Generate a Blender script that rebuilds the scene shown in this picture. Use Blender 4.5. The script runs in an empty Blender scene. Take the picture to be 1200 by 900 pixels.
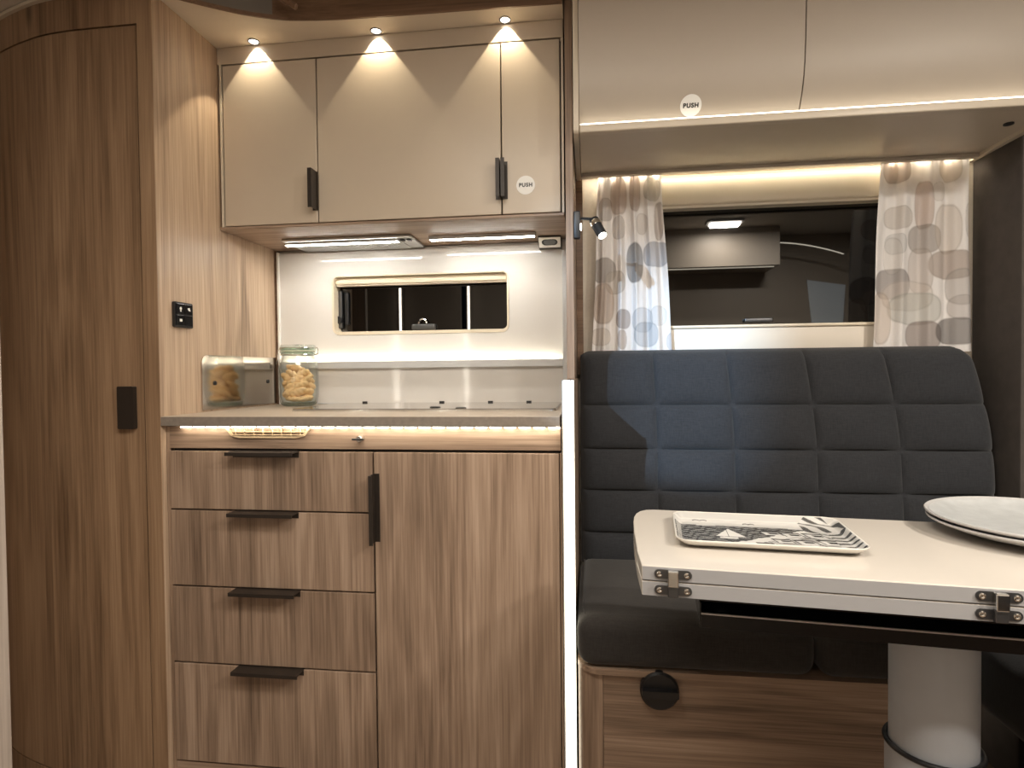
import bpy, bmesh, math, random
import numpy as np
from mathutils import Vector, Matrix
random.seed(7); RNG = np.random.default_rng(7)
PI = math.pi
S = bpy.context.scene
COL = S.collection

# ------------------------------------------------------------------ camera
CAM = Vector((.9398, -1.2061, 1.0119)); FPX = 700.0
YAW, PITCH, ROLL = .1289, -.0210, -.0103
def cam_axes():
    cy, sy = math.cos(YAW), math.sin(YAW)
    f = Vector((-sy*math.cos(PITCH), cy*math.cos(PITCH), math.sin(PITCH)))
    r0 = Vector((cy, sy, 0)); u0 = r0.cross(f)
    c, s = math.cos(ROLL), math.sin(ROLL)
    return c*r0+s*u0, -s*r0+c*u0, f
CR, CU, CF = cam_axes()
def at(px, py, ax, val):
    """point where the line of sight of a photo pixel meets the plane ax = val"""
    d = CF+CR*((px-600)/FPX)+CU*((450-py)/FPX)
    i = 'xyz'.index(ax)
    return CAM+d*((val-CAM[i])/d[i])
cd = bpy.data.cameras.new('camera'); cam = bpy.data.objects.new('camera', cd); COL.objects.link(cam)
cd.sensor_fit = 'HORIZONTAL'; cd.sensor_width = 36; cd.lens = 36*FPX/1200
cd.clip_start = .02
m = Matrix((CR, CU, -CF)).transposed().to_4x4(); m.translation = CAM
cam.matrix_world = m
S.camera = cam

# ------------------------------------------------------------------ world, exposure, large lights
W = bpy.data.worlds.new('hall'); S.world = W; W.use_nodes = True
W.node_tree.nodes['Background'].inputs[0].default_value = (.55, .65, .85, 1)
W.node_tree.nodes['Background'].inputs[1].default_value = .02
S.view_settings.view_transform = 'Standard'
S.view_settings.look = 'None'
S.view_settings.gamma = 1
S.view_settings.exposure = 0.48
S.view_settings.use_curve_mapping = False

WARM = (1.0, .92, .81); LEDC = (1.0, .91, .73); COOL = (.72, .84, 1.0)
def light(kind, name, loc, target, power, color, **kw):
    l = bpy.data.lights.new(name, kind); l.energy = power; l.color = color
    for k, v in kw.items(): setattr(l, k, v)
    o = bpy.data.objects.new(name, l); COL.objects.link(o); o.location = loc
    o.rotation_euler = (Vector(target)-Vector(loc)).to_track_quat('-Z', 'Y').to_euler()
    return o
# light of the show hall through the open entrance door on the far side of the van
light('SPOT', 'hall_spotlight', (-.02, -2.06, 1.8384), (1.19, .46, 1.10), 310.0, (.50, .74, 1.0), spot_size=math.radians(17), spot_blend=.35, shadow_soft_size=.006)
# warm ceiling lamp light; the large middle one is an added frontal fill
for lx, ly, p, sx, sy in ((1.75, -1.42, 10.0, .16, .07), (.80, -1.02, 11.0, .80, .46), (2.15, -1.0, 21.0, .16, .07)):
    light('AREA', 'ceiling_lamp_light', (lx, ly, 1.868), (lx, ly+.0001, 0), p, WARM, shape='RECTANGLE', size=sx, size_y=sy)

# ------------------------------------------------------------------ materials
def newmat(name):
    mt = bpy.data.materials.new(name); mt.use_nodes = True
    nt = mt.node_tree; b = nt.nodes['Principled BSDF']
    return mt, nt, b
def srgb(*c):
    return tuple((v/255/12.92 if v/255 <= .04045 else ((v/255+.055)/1.055)**2.4) for v in c)
def L(nt, a, b): nt.links.new(a, b)
def N(nt, t, **kw):
    n = nt.nodes.new(t)
    for k, v in kw.items(): setattr(n, k, v)
    return n
def math_(nt, op, a, b=None, c=None):
    n = N(nt, 'ShaderNodeMath', operation=op)
    for i, v in enumerate((a, b, c)):
        if v is None: continue
        if isinstance(v, (int, float)): n.inputs[i].default_value = v
        else: L(nt, v, n.inputs[i])
    return n.outputs[0]
def mixc(nt, fac, a, b, mode='MIX'):
    n = N(nt, 'ShaderNodeMix', data_type='RGBA', blend_type=mode)
    if isinstance(fac, (int, float)): n.inputs[0].default_value = fac
    else: L(nt, fac, n.inputs[0])
    for i, v in ((6, a), (7, b)):
        if isinstance(v, tuple): n.inputs[i].default_value = (*v[:3], 1)
        else: L(nt, v, n.inputs[i])
    return n.outputs[2]
def coords(nt, scale, rand=True):
    tc = N(nt, 'ShaderNodeTexCoord'); mp = N(nt, 'ShaderNodeMapping')
    mp.inputs['Scale'].default_value = scale
    if rand:
        oi = N(nt, 'ShaderNodeObjectInfo')
        ml = N(nt, 'ShaderNodeVectorMath', operation='ADD')
        cx = N(nt, 'ShaderNodeCombineXYZ')
        r = math_(nt, 'MULTIPLY', oi.outputs['Random'], 9.0)
        for i in range(3): L(nt, r, cx.inputs[i])
        L(nt, tc.outputs['Object'], ml.inputs[0]); L(nt, cx.outputs[0], ml.inputs[1])
        L(nt, ml.outputs[0], mp.inputs[0])
    else: L(nt, tc.outputs['Object'], mp.inputs[0])
    return mp.outputs[0]
def noise(nt, vec, scale, detail=4, rough=.55, dist=0.):
    n = N(nt, 'ShaderNodeTexNoise'); L(nt, vec, n.inputs['Vector'])
    n.inputs['Scale'].default_value = scale; n.inputs['Detail'].default_value = detail
    n.inputs['Roughness'].default_value = rough; n.inputs['Distortion'].default_value = dist
    return n.outputs['Fac']
def bump(nt, b, h, strength, dist=.001):
    n = N(nt, 'ShaderNodeBump'); n.inputs['Strength'].default_value = strength
    n.inputs['Distance'].default_value = dist
    L(nt, h, n.inputs['Height']); L(nt, n.outputs[0], b.inputs['Normal'])
def plain(name, col, rough=.5, metal=0., spec=.5, var=0., bs=0., nscale=40, coat=0.):
    mt, nt, b = newmat(name)
    b.inputs['Roughness'].default_value = rough; b.inputs['Metallic'].default_value = metal
    b.inputs['Specular IOR Level'].default_value = spec
    b.inputs['Coat Weight'].default_value = coat; b.inputs['Coat Roughness'].default_value = .05
    v = coords(nt, (1, 1, 1)); n = noise(nt, v, nscale, 5)
    lo = tuple(c*(1-var) for c in col); hi = tuple(min(1, c*(1+var)) for c in col)
    L(nt, mixc(nt, n, lo, hi), b.inputs['Base Color'])
    if bs: bump(nt, b, noise(nt, v, nscale*4, 3), bs)
    return mt
def wood(name, cols, axis='z', rough=.42, knots=True):
    mt, nt, b = newmat(name); b.inputs['Roughness'].default_value = rough
    def sc(a, g):
        return tuple(g if ax == axis else a for ax in 'xyz')
    n1 = noise(nt, coords(nt, sc(6.5, .45)), 1.0, 3, .5, .5)
    n2 = noise(nt, coords(nt, sc(34, 1.5)), 1.0, 5, .62, .6)
    n3 = noise(nt, coords(nt, sc(210, 4)), 1.0, 3, .65)
    rings = math_(nt, 'SINE', math_(nt, 'MULTIPLY', n1, 62.0))
    v = math_(nt, 'ADD', math_(nt, 'MULTIPLY', n1, .32), math_(nt, 'MULTIPLY', n2, .32))
    v = math_(nt, 'ADD', v, math_(nt, 'MULTIPLY', n3, .36))
    v = math_(nt, 'ADD', v, math_(nt, 'MULTIPLY', rings, .032))
    cr = N(nt, 'ShaderNodeValToRGB'); L(nt, v, cr.inputs[0])
    e = cr.color_ramp.elements
    e[0].position = .34; e[0].color = (*cols[0], 1)
    e[1].position = .66; e[1].color = (*cols[2], 1)
    x = e.new(.50); x.color = (*cols[1], 1)
    col = cr.outputs[0]
    if knots:
        vo = N(nt, 'ShaderNodeTexVoronoi'); L(nt, coords(nt, sc(4.6, 1.9)), vo.inputs['Vector']); vo.inputs['Scale'].default_value = 1.0
        mr = N(nt, 'ShaderNodeMapRange'); mr.inputs[1].default_value = .02; mr.inputs[2].default_value = .085
        mr.inputs[3].default_value = .75; mr.inputs[4].default_value = 0
        L(nt, vo.outputs['Distance'], mr.inputs[0])
        col = mixc(nt, mr.outputs[0], col, tuple(c*.42 for c in cols[0]))
    L(nt, col, b.inputs['Base Color'])
    bump(nt, b, n2, .12, .0006)
    return mt
def emit(name, col, strength):
    mt, nt, b = newmat(name)
    b.inputs['Base Color'].default_value = (.8, .8, .78, 1)
    b.inputs['Emission Color'].default_value = (*col, 1); b.inputs['Emission Strength'].default_value = strength
    return mt
def fabric(name, col, weave=420, var=.42, bs=.5):
    mt, nt, b = newmat(name); b.inputs['Roughness'].default_value = .92
    b.inputs['Specular IOR Level'].default_value = .2
    b.inputs['Sheen Weight'].default_value = .15; b.inputs['Sheen Roughness'].default_value = .5
    a = noise(nt, coords(nt, (weave, weave*.6, weave*.12)), 1, 2); c = noise(nt, coords(nt, (weave*.12, weave*.6, weave)), 1, 2)
    g = noise(nt, coords(nt, (5, 5, 5)), 1, 3)
    v = math_(nt, 'MULTIPLY', math_(nt, 'ADD', a, c), .5)
    v = math_(nt, 'ADD', math_(nt, 'MULTIPLY', v, .8), math_(nt, 'MULTIPLY', g, .2))
    L(nt, mixc(nt, v, tuple(k*(1-var*1.8) for k in col), tuple(k*(1+var*1.8) for k in col)), b.inputs['Base Color'])
    bump(nt, b, v, bs, .0008)
    return mt
def thin_glass(name, tint, reflect_ior=1.5, rough=.01, extra=0.):
    """thin pane: tinted clear transmission plus a Fresnel mirror"""
    mt, nt, b = newmat(name); nt.nodes.remove(b)
    out = [n for n in nt.nodes if n.type == 'OUTPUT_MATERIAL'][0]
    t = N(nt, 'ShaderNodeBsdfTransparent')
    lw0 = N(nt, 'ShaderNodeLayerWeight'); lw0.inputs[0].default_value = .5
    L(nt, mixc(nt, math_(nt, 'POWER', lw0.outputs['Facing'], 3.0), tint, tuple(c*.55 for c in tint)), t.inputs[0])
    g = N(nt, 'ShaderNodeBsdfGlossy'); g.inputs['Roughness'].default_value = rough; g.inputs[0].default_value = (1, 1, 1, 1)
    lw = N(nt, 'ShaderNodeLayerWeight'); lw.inputs[0].default_value = .5
    f0 = ((reflect_ior-1)/(reflect_ior+1))**2
    fres = math_(nt, 'ADD', math_(nt, 'MULTIPLY', math_(nt, 'POWER', lw.outputs['Facing'], 5.0), 1-f0), f0)
    ms = N(nt, 'ShaderNodeMixShader')
    f = math_(nt, 'ADD', fres, extra) if extra else fres
    L(nt, f, ms.inputs[0]); L(nt, t.outputs[0], ms.inputs[1]); L(nt, g.outputs[0], ms.inputs[2]); L(nt, ms.outputs[0], out.inputs[0])
    return mt
def printed(name, rough=.6, translucent=0., spec=.4, coat=0., attr='print', weave=0):
    mt, nt, b = newmat(name)
    a = N(nt, 'ShaderNodeAttribute'); a.attribute_name = attr
    b.inputs['Roughness'].default_value = rough; b.inputs['Specular IOR Level'].default_value = spec
    b.inputs['Coat Weight'].default_value = coat; b.inputs['Coat Roughness'].default_value = .08
    col = a.outputs['Color']
    if weave:
        n = noise(nt, coords(nt, (weave, weave, weave*.4)), 1, 2)
        col = mixc(nt, math_(nt, 'MULTIPLY', n, .10), col, (.2, .2, .2))
        bump(nt, b, n, .15, .0005)
    L(nt, col, b.inputs['Base Color'])
    if translucent:
        out = [n for n in nt.nodes if n.type == 'OUTPUT_MATERIAL'][0]
        t = N(nt, 'ShaderNodeBsdfTranslucent'); L(nt, col, t.inputs[0])
        ms = N(nt, 'ShaderNodeMixShader'); ms.inputs[0].default_value = translucent
        L(nt, b.outputs[0], ms.inputs[1]); L(nt, t.outputs[0], ms.inputs[2]); L(nt, ms.outputs[0], out.inputs[0])
    return mt

OAK = [srgb(98, 80, 66), srgb(147, 124, 105), srgb(180, 157, 137)]
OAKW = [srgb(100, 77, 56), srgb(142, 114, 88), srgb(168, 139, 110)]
M = {}
M['oak'] = wood('oak_upright_grain', OAK)
M['oaklit'] = wood('oak_wardrobe_side_lit', [srgb(124, 103, 85), srgb(180, 155, 131), srgb(208, 185, 160)])  # same oak, painted paler for the light falling on the wardrobe side
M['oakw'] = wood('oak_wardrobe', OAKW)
M['oakx'] = wood('oak_level_grain', OAK, 'x', knots=False)
M['oakd'] = wood('dark_oak', [srgb(84, 62, 46), srgb(112, 86, 66), srgb(134, 106, 84)], 'x', knots=False)
M['oakg'] = wood('grey_oak', [srgb(160, 148, 138), srgb(186, 174, 164), srgb(204, 194, 184)])
M['greige'] = plain('greige_satin_laminate', srgb(190, 176, 158), .34, var=.02)
M['greige2'] = plain('greige_soft_laminate', srgb(184, 173, 160), .44, var=.02)
M['greigetrim'] = plain('pale_greige_edge', srgb(206, 194, 176), .4, var=.02)
M['soffit'] = plain('cream_soffit', srgb(222, 211, 195), .55, var=.03)
M['ceil'] = plain('ceiling_cream', srgb(214, 206, 194), .7, var=.03)
M['ceilgrey'] = plain('ceiling_grey_felt', srgb(120, 114, 108), .8, var=.05)
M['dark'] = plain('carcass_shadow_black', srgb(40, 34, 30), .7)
M['black'] = plain('matt_black_metal', srgb(50, 43, 38), .42, metal=.3, var=.08)
M['blackpl'] = plain('black_plastic', srgb(28, 28, 30), .38, var=.08)
M['white'] = plain('white_gloss_splashback', srgb(222, 219, 214), .07, var=.01, spec=.5)
M['whitepl'] = plain('white_plastic', srgb(235, 233, 228), .3, var=.02)
M['sticker'] = plain('sticker_white', srgb(240, 239, 236), .55, var=.01)
M['alu'] = plain('aluminium', srgb(205, 205, 205), .3, metal=.85, var=.04)
M['alugrey'] = plain('silver_grey_profile', srgb(205, 206, 206), .35, metal=.25, var=.02)
M['steel'] = plain('polished_steel', srgb(196, 188, 180), .10, metal=1, var=.05, nscale=14)
M['chrome'] = plain('chrome', srgb(220, 220, 218), .12, metal=1, var=.03)
M['stone'] = plain('worktop_stone_decor', srgb(176, 162, 146), .38, var=.10, nscale=60)
M['stonedge'] = plain('worktop_edge_decor', srgb(132, 122, 112), .5, var=.28, nscale=90)
M['hobglass'] = plain('hob_glass', srgb(150, 144, 136), .04, metal=.55, var=.01)
M['cream'] = plain('window_frame_cream', srgb(226, 214, 192), .35, var=.02)
M['wallcloth'] = plain('wall_textile_cream', srgb(214, 204, 190), .9, var=.10, bs=.5, nscale=120)
M['wallpl'] = plain('wall_panel_cream', srgb(222, 213, 200), .5, var=.02)
M['pane'] = thin_glass('tinted_window_pane', (.02, .02, .022), 1.55, .012, extra=.03)
M['glass'] = thin_glass('jar_glass', (.97, .985, .975), 1.6)
M['glassrim'] = thin_glass('jar_glass_rim', (.78, .86, .80), 1.6, extra=.06)
M['rubber'] = plain('seal_rubber_pale', srgb(206, 202, 180), .6)
M['fabric'] = fabric('charcoal_upholstery', srgb(50, 51, 54))
M['fabric2'] = fabric('charcoal_seat', srgb(52, 49, 47))
M['felt'] = plain('dark_grey_felt', srgb(78, 72, 68), .95, var=.25, bs=.4, nscale=30)
M['tabletop'] = plain('table_cream_laminate', srgb(198, 191, 182), .16, var=.01)
M['tableedge'] = plain('table_edge_grey', srgb(152, 151, 152), .4, var=.02)
M['column'] = plain('column_grey_lacquer', srgb(182, 187, 194), .4, metal=.1, var=.05)
M['hingem'] = plain('hinge_dark_steel', srgb(96, 96, 97), .35, metal=.85, var=.1)
M['blackgl'] = plain('rail_black_gloss', srgb(18, 18, 20), .22, var=.05)
M['ventpl'] = plain('vent_beige_plastic', srgb(196, 172, 138), .5)
M['led'] = emit('led_warm', LEDC, 18)
M['ledthin'] = emit('led_thin_line', LEDC, 2.6)
M['ledv'] = emit('led_profile', (1.0, .92, .72), 2.8)
M['ledwash'] = emit('led_wash', LEDC, 17)
M['ledrear'] = emit('led_rear', LEDC, 18)
M['lens'] = emit('spot_lens', (1, .93, .8), 4)
M['lensdim'] = emit('reading_lens', (1, .93, .78), 9)
M['bar'] = emit('lightbar_diffuser', (1, .96, .88), 42)
M['ceillens'] = emit('ceiling_lens', WARM, 14)
M['fillsoft'] = emit('fill_panel_lens', WARM, 1.5)  # glow of the added frontal fill panel
M['ledfar'] = emit('led_far_profile', (1, .93, .8), 20)
M['hallfloor'] = plain('hall_floor_pale', srgb(120, 130, 150), .8)  # pale bluish colour of the hall floor
M['cookie'] = plain('biscuit', srgb(238, 202, 150), .8, var=.14, bs=.4, nscale=60)
M['floor'] = wood('floor_boards', [srgb(90, 74, 60), srgb(116, 98, 82), srgb(136, 118, 100)], 'x')
M['seatblack'] = fabric('cab_seat_black', srgb(26, 26, 28))

# ------------------------------------------------------------------ mesh helpers
BASE = {}
def BM(): return bmesh.new()
def box(bm, x0, x1, y0, y1, z0, z1, bev=0., seg=2):
    r = bmesh.ops.create_cube(bm, size=1.0)
    vs = r['verts']
    for v in vs:
        v.co = Vector(((x0+x1)/2+v.co.x*(x1-x0), (y0+y1)/2+v.co.y*(y1-y0), (z0+z1)/2+v.co.z*(z1-z0)))
    if bev:
        es = list({e for v in vs for e in v.link_edges})
        bmesh.ops.bevel(bm, geom=es, offset=bev, segments=seg, profile=.5, affect='EDGES')
    return bm
def prism(bm, pts, fn, a, b):
    """extrude the outline pts (list of 2-D points) from a to b; fn(u, v, w) gives the 3-D point"""
    A = [bm.verts.new(fn(u, v, a)) for u, v in pts]; B = [bm.verts.new(fn(u, v, b)) for u, v in pts]
    n = len(pts)
    bm.faces.new(A); bm.faces.new(B[::-1])
    for i in range(n): bm.faces.new((A[(i+1) % n], A[i], B[i], B[(i+1) % n]))
    bmesh.ops.recalc_face_normals(bm, faces=bm.faces[:])
    return bm
FXZ = lambda u, v, w: Vector((u, w, v))      # outline in XZ, extruded in Y
FXY = lambda u, v, w: Vector((u, v, w))      # outline in XY, extruded in Z
FYZ = lambda u, v, w: Vector((w, u, v))      # outline in YZ, extruded in X
def rrect(x0, x1, y0, y1, r, n=6):
    p = []
    for cx, cy, a0 in ((x1-r, y1-r, 0), (x0+r, y1-r, PI/2), (x0+r, y0+r, PI), (x1-r, y0+r, 1.5*PI)):
        for i in range(n+1):
            a = a0+PI/2*i/n; p.append((cx+r*math.cos(a), cy+r*math.sin(a)))
    return p
def frame(bm, outer, inner, fn, a, b):
    """ring between two outlines with the same number of points"""
    n = len(outer)
    V = [[bm.verts.new(fn(u, v, w)) for u, v in pts] for pts, w in ((outer, a), (inner, a), (inner, b), (outer, b))]
    for k in range(4):
        P, Q = V[k], V[(k+1) % 4]
        for i in range(n): bm.faces.new((P[i], P[(i+1) % n], Q[(i+1) % n], Q[i]))
    bmesh.ops.recalc_face_normals(bm, faces=bm.faces[:])
    return bm
def lathe(bm, prof, c, seg=32, axis='z', caps=True):
    rings = []
    for r, h in prof:
        ring = []
        for i in range(seg):
            a = 2*PI*i/seg; u, v = r*math.cos(a), r*math.sin(a)
            p = {'z': (u, v, h), 'y': (u, h, v), 'x': (h, u, v)}[axis]
            ring.append(bm.verts.new(Vector(c)+Vector(p)))
        rings.append(ring)
    for A, B in zip(rings, rings[1:]):
        for i in range(seg): bm.faces.new((A[i], A[(i+1) % seg], B[(i+1) % seg], B[i]))
    if caps:
        bm.faces.new(rings[0][::-1]); bm.faces.new(rings[-1])
    bmesh.ops.recalc_face_normals(bm, faces=bm.faces[:])
    return bm
def tube(bm, pts, r, seg=8, closed=False):
    pts = [Vector(p) for p in pts]; n = len(pts); rings = []
    up = Vector((0, 0, 1))
    for i, p in enumerate(pts):
        t = (pts[(i+1) % n]-pts[i-1]) if closed else (pts[min(i+1, n-1)]-pts[max(i-1, 0)])
        t.normalize()
        a = up if abs(t.dot(up)) < .9 else Vector((1, 0, 0))
        e1 = t.cross(a).normalized(); e2 = t.cross(e1)
        rings.append([bm.verts.new(p+r*(e1*math.cos(2*PI*k/seg)+e2*math.sin(2*PI*k/seg))) for k in range(seg)])
    for i in range(n if closed else n-1):
        A, B = rings[i], rings[(i+1) % n]
        for k in range(seg): bm.faces.new((A[k], A[(k+1) % seg], B[(k+1) % seg], B[k]))
    if not closed: bm.faces.new(rings[0][::-1]); bm.faces.new(rings[-1])
    bmesh.ops.recalc_face_normals(bm, faces=bm.faces[:])
    return bm
def gridmesh(f, nu, nv, thick=None, us=None, vs=None):
    """sheet f(u, v) -> Vector; with thick, a second sheet f2 and closed rims"""
    us = us if us is not None else np.linspace(0, 1, nu+1); vs = vs if vs is not None else np.linspace(0, 1, nv+1)
    bm = BM()
    A = [[bm.verts.new(f(u, v)) for u in us] for v in vs]
    nu, nv = len(us)-1, len(vs)-1
    for j in range(nv):
        for i in range(nu): bm.faces.new((A[j][i], A[j][i+1], A[j+1][i+1], A[j+1][i]))
    if thick:
        B = [[bm.verts.new(thick(u, v)) for u in us] for v in vs]
        for j in range(nv):
            for i in range(nu): bm.faces.new((B[j][i], B[j+1][i], B[j+1][i+1], B[j][i+1]))
        rim = [(0, i) for i in range(nu)]+[(j, nu) for j in range(nv)]+[(nv, i) for i in range(nu, 0, -1)]+[(j, 0) for j in range(nv, 0, -1)]
        for k in range(len(rim)):
            (j, i), (j2, i2) = rim[k], rim[(k+1) % len(rim)]
            bm.faces.new((A[j2][i2], A[j][i], B[j][i], B[j2][i2]))
    bmesh.ops.recalc_face_normals(bm, faces=bm.faces[:])
    return bm
def obj(name, bm, mat, parent=None, smooth=None, local=False, mats=None):
    me = bpy.data.meshes.new(name)
    if parent is not None and not local:
        bm.transform(BASE[parent.name].inverted())
    bm.to_mesh(me); bm.free()
    me.materials.append(M[mat] if isinstance(mat, str) else mat)
    if smooth is not None:
        me.polygons.foreach_set('use_smooth', [True]*len(me.polygons))
        me.set_sharp_from_angle(angle=math.radians(smooth))
    o = bpy.data.objects.new(name, me); COL.objects.link(o)
    if parent is not None:
        o.parent = parent; BASE[o.name] = BASE[parent.name]
    else: BASE[o.name] = Matrix.Identity(4)
    return o
def thing(name, label, cat, loc=(0, 0, 0), rotz=0., group=None):
    o = bpy.data.objects.new(name, None); COL.objects.link(o)
    o.empty_display_size = .05
    o.location = loc; o.rotation_euler = (0, 0, rotz); o['label'] = label; o['category'] = cat
    if group: o['group'] = group
    BASE[o.name] = Matrix.Translation(Vector(loc)) @ Matrix.Rotation(rotz, 4, 'Z')
    return o
def tag(o, label, cat, group=None):
    o['label'] = label; o['category'] = cat
    if group: o['group'] = group
    return o
def struct(name, bm, mat, label, cat, parent=None, smooth=None):
    o = obj(name, bm, mat, parent, smooth)
    if parent is None:
        o['kind'] = 'structure'; o['label'] = label; o['category'] = cat
    return o
def sthing(name, label, cat, loc=(0, 0, 0)):
    o = thing(name, label, cat, loc); o['kind'] = 'structure'; return o
def B(*a, **k): return box(BM(), *a, **k)
def text_mesh(body, size, loc, rot, mat, parent, name='lettering', bold=.00055, depth=.0003):
    cu = bpy.data.curves.new(name, 'FONT'); cu.body = body; cu.size = size
    cu.align_x = 'CENTER'; cu.align_y = 'CENTER'; cu.extrude = depth; cu.space_character = 1.16; cu.offset = bold
    t = bpy.data.objects.new(name, cu); COL.objects.link(t)
    dg = bpy.context.evaluated_depsgraph_get(); me0 = bpy.data.meshes.new_from_object(t.evaluated_get(dg))
    bpy.data.objects.remove(t)
    bm = BM(); bm.from_mesh(me0); bpy.data.meshes.remove(me0)
    bm.transform(Matrix.Translation(Vector(loc)) @ rot.to_4x4())
    return obj(name, bm, mat, parent)

# ------------------------------------------------------------------ setting
YW = .52           # inner face of the kitchen-side wall
ZC = 1.90          # ceiling
YO = -1.90         # far wall behind the viewer
struct('floor', B(-1.2, 3.2, YO-.1, YW+.1, -.05, 0), 'floor', 'brown plank-look vinyl floor of the van', 'floor')
struct('ceiling', B(-1.2, 3.2, YO-.1, YW+.1, ZC, ZC+.05), 'ceil', 'cream ceiling of the van', 'ceiling')
# kitchen-side wall with the two window openings
K0, K1, KZ0, KZ1 = .1797, .7128, 1.125, 1.302
D0, D1, DZ0, DZ1 = 1.05, 1.80, 1.115, 1.475
bm = BM()
for x0, x1, z0, z1 in ((-1.2, K0, 0, ZC), (K1, D0, 0, ZC), (D1, 3.2, 0, ZC), (K0, K1, 0, KZ0), (K0, K1, KZ1, ZC), (D0, D1, 0, DZ0), (D0, D1, DZ1, ZC)):
    box(bm, x0, x1, YW, YW+.04, z0, z1)
struct('wall_back', bm, 'wallcloth', 'cream textile-covered outer wall behind kitchen and dinette', 'wall')
# far wall with the entrance doorway
bm = BM()
for x0, x1, z0, z1 in ((-1.2, -.39, 0, ZC), (.07, 3.2, 0, ZC), (-.39, .07, 1.812, ZC)):
    box(bm, x0, x1, YO-.04, YO, z0, z1)
struct('wall_front', bm, 'greige2', 'greige wall with the entrance doorway opposite the kitchen', 'wall')
dr1 = sthing('light_blocking_leaf', 'added greige door leaf screening hall light in the far doorway', 'door', (-.18, YO-.03, 0))  # unseen leaf added to keep the hall light off the kitchen front
obj('leaf', B(-.389, .034, YO-.035, YO-.005, .01, 1.808, bev=.004), 'greige2', dr1)
obj('door_handle', B(.0, .016, YO-.005, YO+.02, .9, 1.02, bev=.004), 'blackpl', dr1)
struct('wall_left', B(-1.24, -1.2, YO, YW, 0, ZC), 'oakw', 'oak-look end wall beyond the wardrobe', 'wall')
struct('wall_right', B(3.2, 3.24, YO, YW, 0, ZC), 'seatblack', 'black blackout curtain wall of the driver cab', 'wall')
# upholstered bulkhead that closes the dinette towards the cab
xb = 1.942
yb = at(1197, 380, 'x', xb).y
o = struct('wall_bulkhead', box(BM(), xb, xb+.045, yb, YW-.001, .0, ZC, .006), 'felt', 'dark grey felt-covered bulkhead closing the dinette bench', 'wall', smooth=40)
# soffit over the kitchen
sof = sthing('trim_1', 'cream lit soffit with curved front edge above the kitchen cupboards', 'soffit', (0, .23, 1.846))
curve = [(0, .0)]+[tuple(at(x, y, 'z', 1.846)[:2]) for x, y in ((215, 0), (238, 5.8), (260, 11), (280, 15.5), (300, 19), (320, 21.5), (340, 23), (370, 23), (400, 22), (450, 18.8), (500, 15), (580, 9), (660, 3))]
curve[-1] = (.885, curve[-1][1])
SPOTS = [at(px, py, 'z', 1.846).x for px, py in ((298, 49), (441, 36.5), (592, 23.5))]; SPY = .2140
def board_with_holes(outline, holes, z0, z1):
    bm = BM(); edges = []
    for pts in [outline]+holes:
        vs = [bm.verts.new((x, y, z0)) for x, y in pts]
        for i in range(len(vs)): edges.append(bm.edges.new((vs[i], vs[(i+1) % len(vs)])))
    bmesh.ops.triangle_fill(bm, use_beauty=True, use_dissolve=False, edges=edges)
    r = bmesh.ops.extrude_face_region(bm, geom=bm.faces[:])
    bmesh.ops.translate(bm, vec=(0, 0, z1-z0), verts=[g for g in r['geom'] if isinstance(g, bmesh.types.BMVert)])
    bmesh.ops.recalc_face_normals(bm, faces=bm.faces[:]); return bm
circ = lambda cx, cy, r, n=32: [(cx+r*math.cos(2*PI*i/n), cy+r*math.sin(2*PI*i/n)) for i in range(n)]
obj('soffit_board', board_with_holes(curve+[(.885, YW-.003), (0, YW-.003)], [circ(x, SPY, .0128) for x in SPOTS], 1.846, 1.858), 'soffit', sof)
def wall_strip(pts, z0, z1, t=.004):
    bm = BM(); A = []
    for i, (x, y) in enumerate(pts):
        A.append([bm.verts.new((x, y-t, z0)), bm.verts.new((x, y-t, z1)), bm.verts.new((x, y, z1)), bm.verts.new((x, y, z0))])
    for P, Q in zip(A, A[1:]):
        for k in range(4): bm.faces.new((P[k], Q[k], Q[(k+1) % 4], P[(k+1) % 4]))
    bm.faces.new(A[0]); bm.faces.new(A[-1][::-1]); bmesh.ops.recalc_face_normals(bm, faces=bm.faces[:]); return bm
obj('edge_trim', wall_strip(curve, 1.843, 1.852, .005), 'oakd', sof)
obj('fascia', wall_strip(curve[6:], 1.853, ZC-.001, .003), 'oakd', sof)
obj('grey_fascia', wall_strip(curve[:7], 1.853, ZC-.001, .003), 'ceilgrey', sof)
a = Vector((*curve[6], 1.857)); d = Vector((.09, -.03, 0))
p = at(326, 0, 'y', .105); q = at(347, 8, 'y', .105)
obj('strut', tube(BM(), [p+Vector((-.02, -.004, .02)), q], .0075, 6), 'oakd', sof)

# ------------------------------------------------------------------ tall wardrobe on the left
WZ = 1.777
wpts = [(-.0386, 0.)]+[(p.x, p.y) for p in (at(120, 33, 'z', WZ), at(80, 37, 'z', WZ), at(55, 41, 'z', WZ), at(40, 45, 'z', WZ), at(20, 52.5, 'z', WZ), at(0, 62, 'z', WZ))]
y0 = wpts[1][1]
wpts = [(-.0386, 0.)]+[(x, y-y0) for x, y in wpts[1:]]
lx, ly = wpts[-1]; px_, py_ = wpts[-2]
dx, dy = lx-px_, ly-py_
for k in range(1, 7):
    lx += dx*(1-.06*k); ly += dy*(1+.35*k); wpts.append((lx, ly))
def resample(pts, n):
    P = np.array(pts); s = np.r_[0, np.cumsum(np.hypot(*np.diff(P, axis=0).T))]; t = np.linspace(0, s[-1], n)
    return [(float(np.interp(q, s, P[:, 0])), float(np.interp(q, s, P[:, 1]))) for q in t]
def smoothc(pts, it=3):
    P = np.array(pts)
    for _ in range(it): P[1:-1] = .25*P[:-2]+.5*P[1:-1]+.25*P[2:]
    return [tuple(map(float, p)) for p in P]
wc = smoothc(resample(wpts, 60), 3)
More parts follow.
